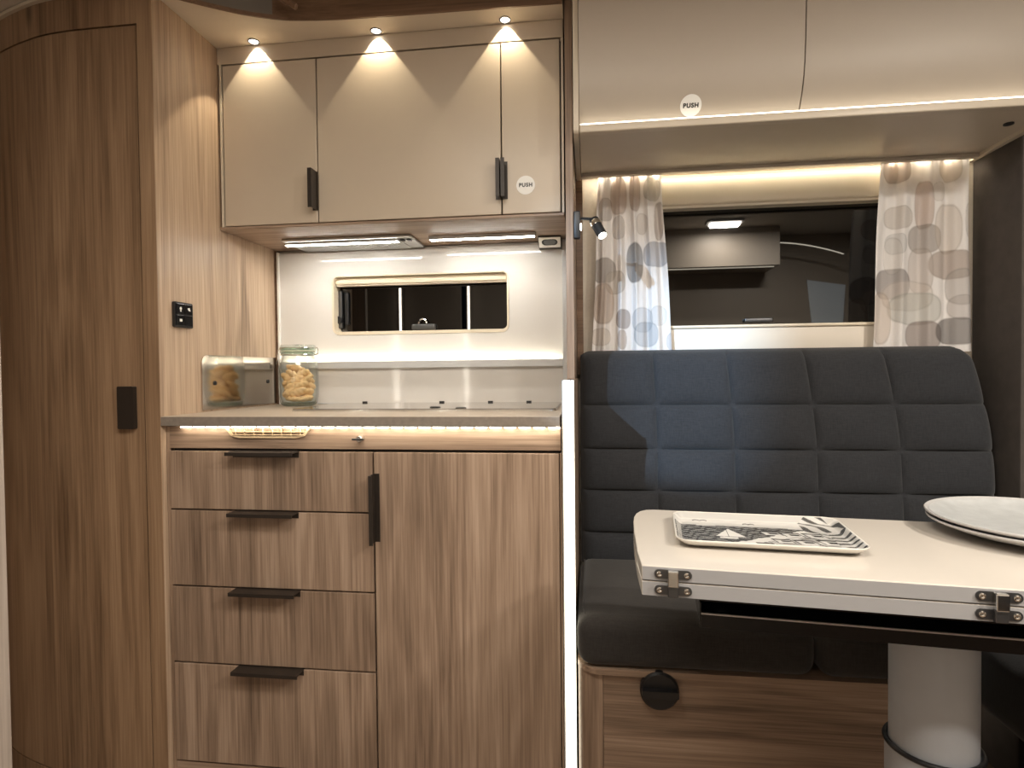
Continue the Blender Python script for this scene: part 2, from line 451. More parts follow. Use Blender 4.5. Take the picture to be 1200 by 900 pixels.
war = thing('wardrobe', 'tall oak wardrobe with curved door beside the kitchen', 'wardrobe', (-.3, .2, 0))
def curved(pts, z0, z1, t, off=0.):
    bm = BM(); A = []
    for i, (x, y) in enumerate(pts):
        a = Vector(pts[max(i-1, 0)]); b = Vector(pts[min(i+1, len(pts)-1)]); tn = (b-a).normalized(); n = Vector((-tn.y, tn.x))
        if n.y > 0: n = -n
        f = Vector((x, y))+n*off; bk = Vector((x, y))+n*(off-t)
        A.append([bm.verts.new((f.x, f.y, z0)), bm.verts.new((f.x, f.y, z1)), bm.verts.new((bk.x, bk.y, z1)), bm.verts.new((bk.x, bk.y, z0))])
    for P, Q in zip(A, A[1:]):
        for k in range(4): bm.faces.new((P[k], Q[k], Q[(k+1) % 4], P[(k+1) % 4]))
    bm.faces.new(A[0]); bm.faces.new(A[-1][::-1]); bmesh.ops.recalc_face_normals(bm, faces=bm.faces[:]); return bm
obj('side_panel', B(-.018, 0, .001, YW-.002, 0, 1.857, bev=.001), 'oaklit', war)
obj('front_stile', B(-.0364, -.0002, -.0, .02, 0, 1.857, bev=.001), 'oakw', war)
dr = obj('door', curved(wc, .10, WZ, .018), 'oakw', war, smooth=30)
hp = at(136.5, 453, 'y', -.012); hq = at(156.5, 503, 'y', -.012)
hb = BM(); prism(hb, rrect(hp.x, hq.x, hq.z, hp.z, .003, 3), FXZ, -.012, .001)
obj('handle', hb, 'black', dr)
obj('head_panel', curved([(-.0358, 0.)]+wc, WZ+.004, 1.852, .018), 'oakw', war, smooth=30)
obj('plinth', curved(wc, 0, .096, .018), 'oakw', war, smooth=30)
obj('inner_carcass', curved(wc, .02, 1.85, .01, off=-.022), 'dark', war, smooth=30)
obj('cornice', curved([(-.0, -.003)]+wc, 1.852, 1.8595, .03, off=.008), 'greigetrim', war, smooth=30)
# ceiling step above the wardrobe, edge of the open washroom door at the far left
struct('trim_2', prism(BM(), [(-1.19, -.55), (-.45, -.30), (-.18, -.03), (-.01, .02), (-.01, YW-.005), (-1.19, YW-.005)], FXY, 1.862, ZC-.002), 'ceil', 'cream ceiling step above the curved wardrobe', 'ceiling trim')
sl = at(10, 700, 'y', -.30).x
wd = obj('washroom_door', B(sl-.09, sl, -.33, -.30, .02, 1.84, bev=.003), 'oakg')
tag(wd, 'pale grey oak upright door edge in front of the wardrobe', 'door')

# ------------------------------------------------------------------ kitchen base cabinet
YD = .0123; X0, XS, XR = .0114, .4821, .8771
ZL = [.8446, .7126, .5411, .3685, .1442]
kb = thing('kitchen_cabinet', 'oak kitchen base cabinet with four drawers and cupboard door', 'cabinet', (.44, .26, 0))
obj('body', B(.002, .881, YD+.019, .50, 0, .896), 'dark', kb)
obj('left_stile', B(.001, X0-.002, YD+.004, YD+.05, 0, .8975, bev=.001), 'oak', kb)
rail = obj('top_rail', B(X0-.002, .881, YD+.003, YD+.022, ZL[0]+.004, .8975, bev=.001), 'oakx', kb)
obj('plinth', B(X0-.002, .881, YD+.004, YD+.022, .0, ZL[4]-.003, bev=.001), 'oakx', kb)
obj('edge_stile', B(XR+.0015, .8825, YD, YD+.02, 0, ZL[0]-.001, bev=.0006), 'oak', kb)
def pull_x(x0, x1, z, y, d=.032):
    """black plate pull projecting from the upper edge of a drawer"""
    bm = BM(); prism(bm, [(y+.004, z+.0005), (y-d, z+.0005), (y-d, z-.007), (y-d+.0025, z-.007), (y-d+.0025, z-.0022), (y-.0003, z-.0022), (y-.0003, z-.014), (y+.004, z-.014)], FYZ, x0, x1); return bm
def pull_z(x, z0, z1, y, side, d=.032, w=.008):
    """black plate pull projecting from the upright edge of a door; side = towards the door"""
    s = side
    bm = BM(); prism(bm, [(x, y+.003), (x, y-d), (x+s*w, y-d), (x+s*w, y-d+.0025), (x+s*.0025, y-d+.0025), (x+s*.0025, y-.0005), (x+s*.013, y-.0005), (x+s*.013, y+.003)], FXY, z0, z1); return bm
HX = [(.1625, .3155), (.164, .3125), (.164, .3135), (.1664, .318)]
for i in range(4):
    dw = obj('drawer', B(X0, XS-.0018, YD, YD+.018, ZL[i+1]+.0018, ZL[i]-.0018, bev=.0012), 'oak', kb)
    obj('handle', pull_x(*HX[i], ZL[i]-.0005, YD), 'black', dw)
cdoor = obj('cupboard_door', B(XS+.0018, XR, YD, YD+.018, .1442, ZL[0]-.0018, bev=.0012), 'oak', kb)
obj('handle', pull_z(XS+.0005, .652, .7976, YD, 1), 'black', cdoor)
# air vent under the worktop
vx0, vx1, vz0, vz1 = .1476, .3413, .8725, .8975
vent = obj('air_vent', frame(BM(), [(vx0, vz1), (vx0, vz1-.006), (vx0+.012, vz0+.004), (vx0+.03, vz0), (vx1-.03, vz0), (vx1-.012, vz0+.004), (vx1, vz1-.006), (vx1, vz1)],
      [(vx0+.006, vz1-.0015), (vx0+.008, vz1-.007), (vx0+.017, vz0+.007), (vx0+.032, vz0+.004), (vx1-.032, vz0+.004), (vx1-.017, vz0+.007), (vx1-.008, vz1-.007), (vx1-.006, vz1-.0015)], FXZ, YD-.0012, YD+.006), 'ventpl', rail)
for k in range(1, 9): obj('vent_bar', B(vx0+(vx1-vx0)*k/9-.001, vx0+(vx1-vx0)*k/9+.001, YD-.001, YD+.003, vz0+.003, vz1-.001), 'ventpl', rail)
for zz in (.8795, .886): obj('vent_slat', B(vx0+.014, vx1-.014, YD-.002, YD+.0028, zz-.0008, zz+.0008), 'ventpl', rail)
obj('vent_recess', B(vx0+.012, vx1-.012, YD+.0018, YD+.0032, vz0+.003, vz1-.001), 'oak', rail)
lk = at(423, 514, 'y', YD)
lock = obj('lock', lathe(BM(), [(.0, -.012), (.006, -.012), (.0075, -.009), (.0075, .004)], (lk.x, YD, lk.z), 20, 'y', False), 'chrome', rail, smooth=40)
obj('lock_lever', B(lk.x-.014, lk.x+.012, YD-.017, YD-.012, lk.z-.0022, lk.z+.0018, bev=.001), 'blackpl', rail)
obj('latch_magnet', B(XS-.03, XS-.02, YD+.02, YD+.03, .3, .31), 'dark', kb)

# worktop with its light strip
wt = thing('worktop', 'grey-beige stone-look worktop with a glowing strip under its front edge', 'worktop', (.44, .25, .9))
obj('slab', B(.0008, .8798, .0015, .494, .8996, .92, bev=.0008), 'stone', wt)
obj('front_edge', B(.0008, .8798, -.0005, .0015, .8997, .9195, bev=.0004), 'stonedge', wt)
ls = obj('light_strip', B(.052, .872, .003, .011, .8978, .8994), 'alu', wt)
n = 28
for k in range(n):
    x = .056+(.868-.056)*k/(n-1); b_ = B(x-.0115, x+.0115, .0035, .0105, .8953, .8979, bev=.0007)
    obj('led', b_, 'led', ls)

# hob with glass lid
hb_ = thing('hob', 'flat gas hob under a glass lid set into the worktop', 'hob', (.54, .31, .92))
HXa, HXb, HYa, HYb = .219, .862, .165, .452
obj('glass_lid', prism(BM(), rrect(HXa, HXb, HYa, HYb, .012), FXY, .9225, .9262), 'hobglass', hb_)
obj('frame', prism(BM(), rrect(HXa+.004, HXb-.004, HYa+.004, HYb-.004, .012), FXY, .9198, .9225), 'black', hb_)
obj('steel_rim', frame(BM(), rrect(HXa-.002, HXb+.002, HYa-.002, HYb+.002, .013), rrect(HXa+.001, HXb-.001, HYa+.001, HYb-.001, .012), FXY, .9199, .9235), 'chrome', hb_)
for px in (428, 518, 575, 620):
    p = at(px, 473.3, 'z', .926); p.y = .445
    obj('lid_hinge', lathe(BM(), [(.0022, -.007), (.0022, .007)], (at(px, 473, 'y', .445).x, .443, .9282), 12, 'x'), 'blackpl', hb_)
for px, py in ((510, 477.2), (540, 478.2)):
    p = at(px, py, 'z', .9265); obj('knob', lathe(BM(), [(.013, 0), (.013, .0015), (.011, .0025)], (p.x, p.y, .926), 20), 'blackpl', hb_, smooth=40)

# splashback with ledge and wash light
sp = thing('splashback', 'white glossy splashback with backlit ledge around the kitchen window', 'splashback', (.44, .5, .92))
SX0, SX1 = .0163, .866
n = 6
outer = []
def rect_like(x0, x1, z0, z1, ref):
    """points of the rectangle x0..x1, z0..z1 matched to the points of a rounded rectangle"""
    out = []; m_ = len(ref)//4
    for k in range(4):
        cx, cz = ((x1, z1), (x0, z1), (x0, z0), (x1, z0))[k]
        out += [(cx, cz)]*m_
    return out
hole = rrect(K0, K1, KZ0, KZ1, .022)
bm = BM()
# four pieces around the opening, plus rounded corners
def fillp(pts): prism(bm, pts, FXZ, .498, .507)
fillp([(SX0, 1.037), (K0, 1.037), (K0, 1.372), (SX0, 1.372)]); fillp([(K1, 1.037), (SX1, 1.037), (SX1, 1.372), (K1, 1.372)])
fillp([(K0, 1.037), (K1, 1.037), (K1, KZ0), (K0, KZ0)]); fillp([(K0, KZ1), (K1, KZ1), (K1, 1.372), (K0, 1.372)])
for (cx, cz), k in zip(((K1, KZ1), (K0, KZ1), (K0, KZ0), (K1, KZ0)), range(4)):
    fillp([(cx, cz)]+hole[k*7:(k+1)*7])
obj('upper_panel', bm, 'white', sp)
obj('lower_panel', B(SX0, SX1, .4955, .506, .9202, 1.028), 'white', sp)
led_ = obj('ledge', prism(BM(), [(.480, 1.0262), (.480, 1.0462), (.4830, 1.0462), (.4830, 1.0395), (.4978, 1.0395), (.4978, 1.0262)], FYZ, SX0, SX1), 'alugrey', sp)
obj('wash_light', B(SX0+.02, SX1-.01, .4838, .4890, 1.0397, 1.0415), 'ledwash', led_)
obj('end_profile', B(.8665, .8822, .478, .506, .9202, 1.3815, bev=.001), 'alugrey', sp)
obj('end_profile', B(.0105, .0160, .49, .506, .9202, 1.376, bev=.0005), 'whitepl', sp)
obj('dark_joint', B(.0006, .0102, .497, .512, .9202, 1.3815), 'oakd', sp)
obj('base_seal', B(SX0, SX1, .4940, .4954, .9202, .924), 'alugrey', sp)

# kitchen window
w1 = sthing('window_1', 'low dark kitchen window with cream blind frame in the splashback', 'window', (.446, .52, KZ0))
obj('window_frame', frame(BM(), rrect(K0+.0006, K1-.0006, KZ0+.0006, KZ1-.0006, .0215), rrect(K0+.006, K1-.006, KZ0+.010, KZ1-.004, .014), FXZ, .4965, .545), 'cream', w1, smooth=40)
obj('pane', B(K0+.003, K1-.003, .5460, .5500, KZ0+.003, KZ1-.003), 'pane', w1)
obj('blind_cassette', box(BM(), K0+.0065, K1-.0065, .508, .535, 1.276, KZ1-.005, .004, 3), 'cream', w1, smooth=40)
obj('blind_bar', box(BM(), K0+.0065, K1-.0065, .512, .530, 1.272, 1.2755, .001), 'greigetrim', w1)
c = at(497, 381, 'y', .54)
lt = obj('latch', box(BM(), c.x-.036, c.x+.036, .528, .5455, c.z-.014, c.z+.003, .004, 3), 'hingem', w1, smooth=40)
obj('latch_hook', tube(BM(), [(c.x-.002+.012*math.cos(t), .532, c.z+.004+.014*math.sin(t)) for t in np.linspace(0, PI, 9)], .0025, 6), 'chrome', lt)
c = at(400, 362, 'y', .54)
br = obj('stay_bracket', box(BM(), c.x-.008, c.x+.006, .53, .5455, c.z-.06, c.z+.055, .003), 'hingem', w1)
obj('stay_knob', lathe(BM(), [(.0, -.012), (.010, -.012), (.012, -.008), (.012, .004)], (c.x-.004, .535, c.z-.035), 18, 'y', False), 'blackpl', br, smooth=40)
obj('stay_bracket', box(BM(), c.x+.012, c.x+.024, .535, .5455, c.z-.05, c.z+.05, .003), 'blackpl', w1)

# ------------------------------------------------------------------ upper kitchen cabinet
YU = .2293; U = [.0144, .2676, .7336, .8765]; UT, UB, ZU = 1.8013, 1.3905, 1.383
uc = thing('wall_cupboard', 'greige three-door wall cupboard above the kitchen window', 'cupboard', (.44, .37, ZU))
obj('body', B(.0015, .8835, YU+.019, YW-.004, UB+.001, 1.8445), 'dark', uc)
obj('bottom_board', B(.0015, .8835, YU+.001, YW-.005, ZU, UB-.0008, bev=.0008), 'oakx', uc)
obj('fascia', B(.0015, .8835, YU+.001, YU+.02, UT+.002, 1.8452), 'greige', uc)
obj('end_strip', B(.0075, U[0]-.0016, YU-.001, YU+.02, UB-.0005, UT+.001), 'greigetrim', uc)
obj('end_strip', B(U[3]+.0018, .8835, YU+.001, YU+.02, UB-.0005, UT+.001), 'greigetrim', uc)
for k in range(3):
    x0, x1 = U[k]+.0016, U[k+1]-.0016
    dk = obj('door', B(x0, x1, YU, YU+.018, UB+.0012, UT-.0022, bev=.0015), 'greige', uc)
    if k == 0: obj('handle', pull_z(x1, 1.4216, 1.5175, YU, -1, .034, .010), 'black', dk)
    if k == 1: obj('handle', pull_z(x1, 1.427, 1.517, YU, -1, .030, .009), 'black', dk)
    if k == 2: obj('handle', pull_z(x0, 1.427, 1.517, YU, 1, .030, .009), 'black', dk)
def push_sticker(c, r, label, rot=Matrix.Identity(3), size=.0124):
    t = thing('push_sticker', label, 'sticker', c)
    R4 = Matrix.Translation(Vector(c)) @ rot.to_4x4()
    bm = lathe(BM(), [(r*.99, 0), (r, -.0002), (r, -.0005), (r*.985, -.0007)], (0, 0, 0), 40, 'y'); bm.transform(R4)
    obj('disc', bm, 'sticker', t)
    f = rot @ Matrix.Rotation(PI/2, 3, 'X')
    text_mesh('PUSH', size, R4 @ Vector((0, -.0009, 0)), f, 'blackpl', t)
p = at(616, 217, 'y', YU)
push_sticker((p.x, YU-.0002, p.z), .0225, 'round white PUSH sticker on the narrow wall cupboard door')

# range hood, light bar and socket under the cupboard
hd = thing('range_hood', 'flat steel range hood with light bar under the wall cupboard', 'range hood', (.28, .42, ZU-.006))
obj('frame', box(BM(), .100, .468, .352, .492, ZU-.008, ZU-.0003, .003), 'alu', hd)
mesh_ = obj('filter', B(.112, .430, .40, .484, ZU-.0105, ZU-.0081), 'alu', hd)
bm = BM()
for k in range(40): box(bm, .114+.0079*k, .1165+.0079*k, .402, .482, ZU-.0116, ZU-.0106)
o = obj('filter_ribs', bm, 'alu', mesh_); o['kind'] = 'stuff'
lbh = obj('light_bar', box(BM(), .098, .427, .372, .391, ZU-.0130, ZU-.0082, .001), 'alu', hd)
obj('diffuser', B(.101, .424, .3745, .3885, ZU-.0140, ZU-.01305), 'bar', lbh)
for x in (.437, .456): obj('button', box(BM(), x-.006, x+.006, .372, .39, ZU-.012, ZU-.0082, .0015), 'blackpl', hd)
lb = thing('light_bar', 'slim lit bar lamp under the cupboard beside the socket', 'lamp', (.655, .395, ZU))
obj('housing', box(BM(), .507, .801, .386, .406, ZU-.0100, ZU-.0003, .001), 'alu', lb)
obj('diffuser', B(.512, .796, .389, .403, ZU-.0110, ZU-.01005), 'bar', lb)
sk = thing('wall_socket', 'white-framed black power socket under the cupboard', 'socket', (.834, .47, ZU))
obj('housing', prism(BM(), [(.437, ZU-.0006), (.437, ZU-.004), (.462, ZU-.026), (.4955, ZU-.026), (.4955, ZU-.0006)], FYZ, .803, .865), 'blackpl', sk)
t_ = Vector((0, .025, -.022)).normalized(); nrm = Vector((0, -t_.z*-1, 0)); nrm = Vector((0, -.66, -.75)).normalized()
def tilt(u, v, w): return Vector((.834+u, .4495, ZU-.015))+t_*v+nrm*w
obj('faceplate', frame(BM(), rrect(-.030, .030, -.0165, .0165, .003), rrect(-.022, .022, -.011, .011, .0105), tilt, .0, .003), 'whitepl', sk)
obj('socket_well', prism(BM(), rrect(-.016, .016, -.008, .008, .0079), tilt, .0, .0015), 'hingem', sk)

# soffit spotlights
for i, (px, py) in enumerate(((298, 49), (441, 36.5), (592, 23.5))):
    p = at(px, py, 'z', 1.846)
    nm = ['beside the wardrobe', 'in the middle of the soffit', 'above the narrow cupboard door'][i]
    p = Vector((SPOTS[i], SPY, 1.846))
    t = thing('downlight', 'small round recessed downlight '+nm, 'downlight', p, group='soffit downlights')
    ring = lambda u, v, w: Vector((p.x+u, p.y+v, w))
    obj('ring', frame(BM(), circ(0, 0, .0142), circ(0, 0, .0112), ring, 1.8438, 1.8458), 'hingem', t, smooth=40)
    obj('reflector', lathe(BM(), [(.0112, 1.8459), (.0112, 1.8565), (.0098, 1.8608)], (p.x, p.y, 0), 32, 'z', False), 'lens', t, smooth=40)
    obj('lens', lathe(BM(), [(.0097, 0), (.0097, .0012), (.0085, .0016)], (p.x, p.y, 1.8592), 24), 'lens', t)
    sl_ = bpy.data.lights.new('downlight_beam', 'SPOT'); sl_.energy = 3.2; sl_.color = (1, .86, .62)
    sl_.spot_size = math.radians(77); sl_.spot_blend = .14; sl_.shadow_soft_size = .003
    so = bpy.data.objects.new('downlight_beam', sl_); COL.objects.link(so); so.location = (p.x, p.y, 1.8582)

# ------------------------------------------------------------------ partition with the upright light profile
pt = thing('partition', 'oak partition with a bright upright light profile between kitchen and bench', 'partition', (.896, .25, 0))
obj('lower_board', B(.8836, .9085, .004, YW-.004, 0, .992, bev=.001), 'oak', pt)
obj('upper_board', B(.8880, .9055, .2, YW-.004, .993, ZC-.002, bev=.001), 'oak', pt)
pf = obj('light_profile', B(.8842, .9090, -.003, .004, .004, .9935), 'alu', pt)
obj('diffuser', box(BM(), .8872, .9015, -.0085, -.0032, .006, .9925, .002), 'ledv', pf)
obj('side_diffuser', box(BM(), .9035, .9085, -.006, -.0032, .006, .9925, .001), 'ledv', pf)
obj('corner_batten', B(.9062, .924, .490, YW-.004, 1.0, 1.549), 'oakd', pt)

# reading lamp on the partition
rl = thing('reading_lamp', 'small black swivel reading lamp with lit end on the partition', 'lamp', (.915, .215, 1.35))
p = at(677, 263, 'y', .205)
obj('base', box(BM(), .9060, .9215, .197, .213, p.z-.034, p.z+.030, .0025, 3), 'blackpl', rl, smooth=40)
obj('switch', box(BM(), .9216, .9245, .201, .209, p.z-.014, p.z+.002, .001), 'lensdim', rl)
a = at(683, 256, 'y', .205); b = at(699, 257, 'y', .19)
obj('arm', tube(BM(), [a+Vector((-.004, 0, 0)), b], .0035, 10), 'blackpl', rl, smooth=40)
h0 = at(696, 258, 'y', .190); h1 = at(706, 276, 'y', .165)
ax = (h1-h0).normalized()
def along(bm, prof, seg=24):
    lathe(bm, prof, (0, 0, 0), seg); bm.transform(Matrix.Translation(h0) @ ax.to_track_quat('Z', 'Y').to_matrix().to_4x4()); return bm
Lh = (h1-h0).length
obj('head', along(BM(), [(.006, -.004), (.0115, 0), (.0115, Lh*.30), (.0115, Lh*.93), (.0105, Lh)]), 'blackpl', rl, smooth=40)
obj('ring', along(BM(), [(.0118, Lh*.12), (.0122, Lh*.14), (.0122, Lh*.36), (.0118, Lh*.38)]), 'chrome', rl, smooth=40)
obj('lens', along(BM(), [(.0095, Lh), (.0095, Lh+.0008), (.008, Lh+.0012)]), 'lensdim', rl)

# ------------------------------------------------------------------ overhead locker above the bench
ZB = 1.55; YF = .163
ol = thing('overhead_locker', 'greige curved overhead locker with glowing light line above the bench', 'locker', (1.42, .35, ZB))
prof = [(.1855, 1.577), (.1735, 1.596), (.1618, 1.6177), (.1545, 1.642), (.1489, 1.6684), (.1439, 1.7283), (.1404, 1.7886), (.137, 1.84), (.134, ZC-.004)]
# front lies a little forward of the bottom board, so the lower edge curls back
def locker_door(x0, x1):
    P = resample(smoothc(resample(prof, 30), 2), 26)
    back = [(y+.018, z) for y, z in P]
    return prism(BM(), P+back[::-1], FYZ, x0, x1)
XM = 1.40
d1 = obj('door', locker_door(.9215, XM-.0012), 'greige2', ol, smooth=30)
d2 = obj('door', locker_door(XM+.0012, 1.925), 'greige2', ol, smooth=30)
obj('carcass', B(.922, 1.925, .22, YW-.005, 1.580, ZC-.003), 'dark', ol)
bb = obj('bottom_board', B(.9215, 1.925, YF+.012, YW-.006, ZB+.004, ZB+.016, bev=.001), 'greigetrim', ol)
obj('front_lip', box(BM(), .9215, 1.925, YF-.001, YF+.020, ZB-.001, ZB+.0165, .003, 3), 'greigetrim', ol, smooth=40)
obj('rear_lip', box(BM(), .9215, 1.925, .458, .478, ZB-.006, ZB+.0035, .002), 'greige2', ol)
obj('light_line', B(.9235, 1.925, YF+.004, YF+.010, ZB+.0168, ZB+.0205), 'ledthin', ol)
obj('rear_light', B(.93, 1.92, .484, .490, ZB+.0008, ZB+.0038), 'ledrear', ol)
obj('cheek', prism(BM(), rrect(.150, YW-.006, ZB-.006, ZC-.003, .010), FYZ, .9085, .9205), 'greigetrim', ol)
obj('cheek', prism(BM(), [(.17, ZB-.004), (.17, ZB+.02), (YW-.006, ZB+.02), (YW-.006, ZB-.004)], FYZ, 1.9255, 1.9385), 'greigetrim', ol)
p = at(1182, 145, 'z', ZB+.003)
obj('latch_button', lathe(BM(), [(.010, 0), (.010, -.003), (.007, -.004)], (p.x, p.y, ZB+.0038), 20), 'blackpl', ol, smooth=40)
# sticker on the curved door
P = resample(smoothc(resample(prof, 30), 2), 26)
c = at(809, 125, 'y', .160)
zz = c.z; yy = float(np.interp(zz, [z for _, z in P], [y for y, _ in P]))
c = at(809, 125, 'y', yy); zz = c.z
yy = float(np.interp(zz, [z for _, z in P], [y for y, _ in P]))
dyz = (float(np.interp(zz+.012, [z for _, z in P], [y for y, _ in P]))-float(np.interp(zz-.012, [z for _, z in P], [y for y, _ in P])))/.024
push_sticker((c.x, yy-.0012, zz), .0232, 'round white PUSH sticker on the curved overhead locker door', Matrix.Rotation(-math.atan(dyz), 3, 'X'), .0128)

# ------------------------------------------------------------------ bench window, wall panel, curtains
w2 = sthing('window_2', 'dark dinette window with cream blind frame behind the curtains', 'window', (1.43, .52, 1.1))
obj('window_frame', frame(BM(), rrect(D0+.002, D1-.002, DZ0+.002, DZ1-.002, .01, 3), rrect(D0+.03, D1-.03, 1.1345, 1.462, .008, 3), FXZ, .512, .552), 'cream', w2, smooth=40)
obj('pane', B(D0+.02, D1-.02, .5525, .5565, DZ0+.006, DZ1-.006), 'pane', w2)
obj('blind_cassette', box(BM(), D0-.02, D1+.02, .497, .519, 1.466, 1.540, .006, 3), 'cream', w2, smooth=40)
obj('blind_bar', box(BM(), D0-.01, D1+.01, .502, .519, 1.4575, 1.466, .002), 'greigetrim', w2, smooth=40)
obj('lower_panel', box(BM(), D0-.02, D1+.02, .506, .5195, 1.03, 1.131, .003), 'wallpl', w2, smooth=40)
obj('lower_sill', box(BM(), D0-.01, D1+.01, .498, .519, 1.1265, 1.1340, .002), 'cream', w2, smooth=40)
c = at(888, 375, 'y', .55)
obj('latch', box(BM(), c.x-.038, c.x+.038, .538, .5522, c.z-.006, c.z+.005, .003, 3), 'hingem', w2, smooth=40)

YCU = .482
def pebbles(lst):
    out = []
    for px, py, rx, ry, col, al in lst:
        c = at(px, py, 'y', YCU); k = (YCU-CAM.y)/FPX
        out.append((c.x, c.z, rx*k*1.02, ry*k*1.02, np.array(srgb(*col)), al))
    return out
PL = pebbles([(709.7, 246, 8, 13, (150, 138, 128), .6), (725, 230, 9, 21, (170, 140, 118), .7), (744, 226, 6, 21, (160, 132, 112), .7), (764, 222, 9, 13, (172, 166, 150), .6), (725, 267, 7, 13, (160, 150, 142), .5),
  (772, 259, 5, 21, (150, 130, 115), .7), (708, 317, 13, 14, (125, 114, 106), .8), (744, 308, 9, 22, (92, 90, 90), .9), (769, 298, 14, 14, (140, 142, 152), .75), (721, 331, 11, 13, (190, 180, 168), .7),
  (707, 356, 12, 23, (176, 150, 128), .75), (730.5, 374, 8, 11, (128, 112, 106), .8), (753, 375, 11, 14, (176, 180, 188), .6), (757, 392, 13, 14, (158, 166, 176), .7), (729, 398, 5, 11, (165, 140, 120), .7), (772, 370, 9, 11, (200, 198, 198), .6), (704, 395, 11, 10, (190, 172, 150), .5), (752, 262, 6, 12, (185, 175, 165), .5), (790, 400, 8, 10, (150, 150, 158), .6)])
PR = pebbles([(1050, 200, 14, 13, (160, 136, 118), .75), (1083, 240, 9, 25, (186, 160, 144), .75), (1053, 255, 14, 12, (182, 170, 158), .6), (1083, 280, 16, 15, (142, 130, 122), .8), (1110, 268, 13, 26, (204, 190, 176), .6),
  (1115, 310, 24, 15, (156, 134, 118), .8), (1078, 317, 12, 24, (192, 180, 172), .7), (1045, 333, 18, 16, (128, 118, 116), .85), (1063, 347, 24, 16, (216, 206, 198), .75), (1072, 362, 26, 17, (186, 186, 178), .7), (1127, 336, 14, 19, (170, 162, 156), .65),
  (1128, 360, 13, 13, (178, 168, 164), .6), (1082, 393, 18, 15, (136, 118, 110), .88), (1122, 388, 22, 14, (104, 97, 94), .92), (1032, 373, 11, 28, (202, 184, 168), .7), (1050, 286, 10, 11, (190, 190, 190), .6), (1113, 197, 11, 14, (206, 186, 160), .55), (1136, 258, 6, 18, (188, 182, 176), .5), (1100, 225, 7, 10, (205, 196, 186), .5), (1046, 300, 8, 20, (205, 198, 190), .4)])
def curtain(name, label, xt0, xt1, xb0, xb1, z0, z1, pebs, seed, folds):
    rs = np.random.default_rng(seed)
    nu, nv = 150, 210
    ph = rs.uniform(0, 6.28, 4)
    def f(u, v):
        # v: 0 top .. 1 bottom
        pinch = math.exp(-((v)/.10)**2)
        w = u+.012*math.sin(2*PI*folds*u+ph[0])*(1-.3*v)
        x = (xt0+(xt1-xt0)*w)*(1-v)+(xb0+(xb1-xb0)*w)*v
        x += .004*math.sin(6*v+ph[3])*(1-v)
        y = YCU+(.0075+.002*v)*math.sin(2*PI*folds*u+ph[0]+.6*math.sin(2*v+ph[1]))+.0025*math.sin(2*PI*folds*2.3*u+ph[2]+1.5*v)
        y += .0018*pinch*math.sin(2*PI*folds*3*u)
        return Vector((x, y, z1+(z0-z1)*v+.002*math.sin(9*u+ph[1])))
    bm = gridmesh(f, nu, nv)
    me = bpy.data.meshes.new(name); bm.to_mesh(me); bm.free()
    nverts = len(me.vertices); co = np.zeros(nverts*3); me.vertices.foreach_get('co', co); co = co.reshape(-1, 3)
    c = np.tile(np.array(srgb(246, 242, 240)), (nverts, 1))
    for (cx, cz, rx, ry, col, al) in pebs:
        d = (np.abs((co[:, 0]-cx)/rx)**2.6+np.abs((co[:, 2]-cz)/ry)**2.6)**(1/2.6)
        a = np.clip((1.06-d)/.10, 0, 1)*al
        ringa = np.clip(1-np.abs(d-.97)/.06, 0, 1)*.18
        c = c*(1-a[:, None])+(c*.25+col*.75)*a[:, None]
        c = c*(1-ringa[:, None])
    at_ = me.color_attributes.new('print', 'FLOAT_COLOR', 'POINT')
    at_.data.foreach_set('color', np.c_[c, np.ones(nverts)].ravel())
    me.materials.append(M['curtain']); me.polygons.foreach_set('use_smooth', [True]*len(me.polygons))
    o = bpy.data.objects.new(name, me); COL.objects.link(o); BASE[o.name] = Matrix.Identity(4)
    tag(o, label, 'curtain'); return o
M['curtain'] = printed('sheer_curtain_print', .85, .18, .2, weave=700)
curtain('curtain', 'sheer white pebble-print curtain beside the reading lamp', at(702, 210, 'y', YCU).x, at(776, 210, 'y', YCU).x, at(693, 405, 'y', YCU).x, at(788, 405, 'y', YCU).x, 1.050, 1.552, PL, 3, 4.5)
curtain('curtain', 'sheer white pebble-print curtain against the dark felt bulkhead', at(1030, 190, 'y', YCU).x, at(1132, 190, 'y', YCU).x, at(1022, 402, 'y', YCU).x, at(1143, 402, 'y', YCU).x-.006, 1.050, 1.552, PR, 5, 3.2)

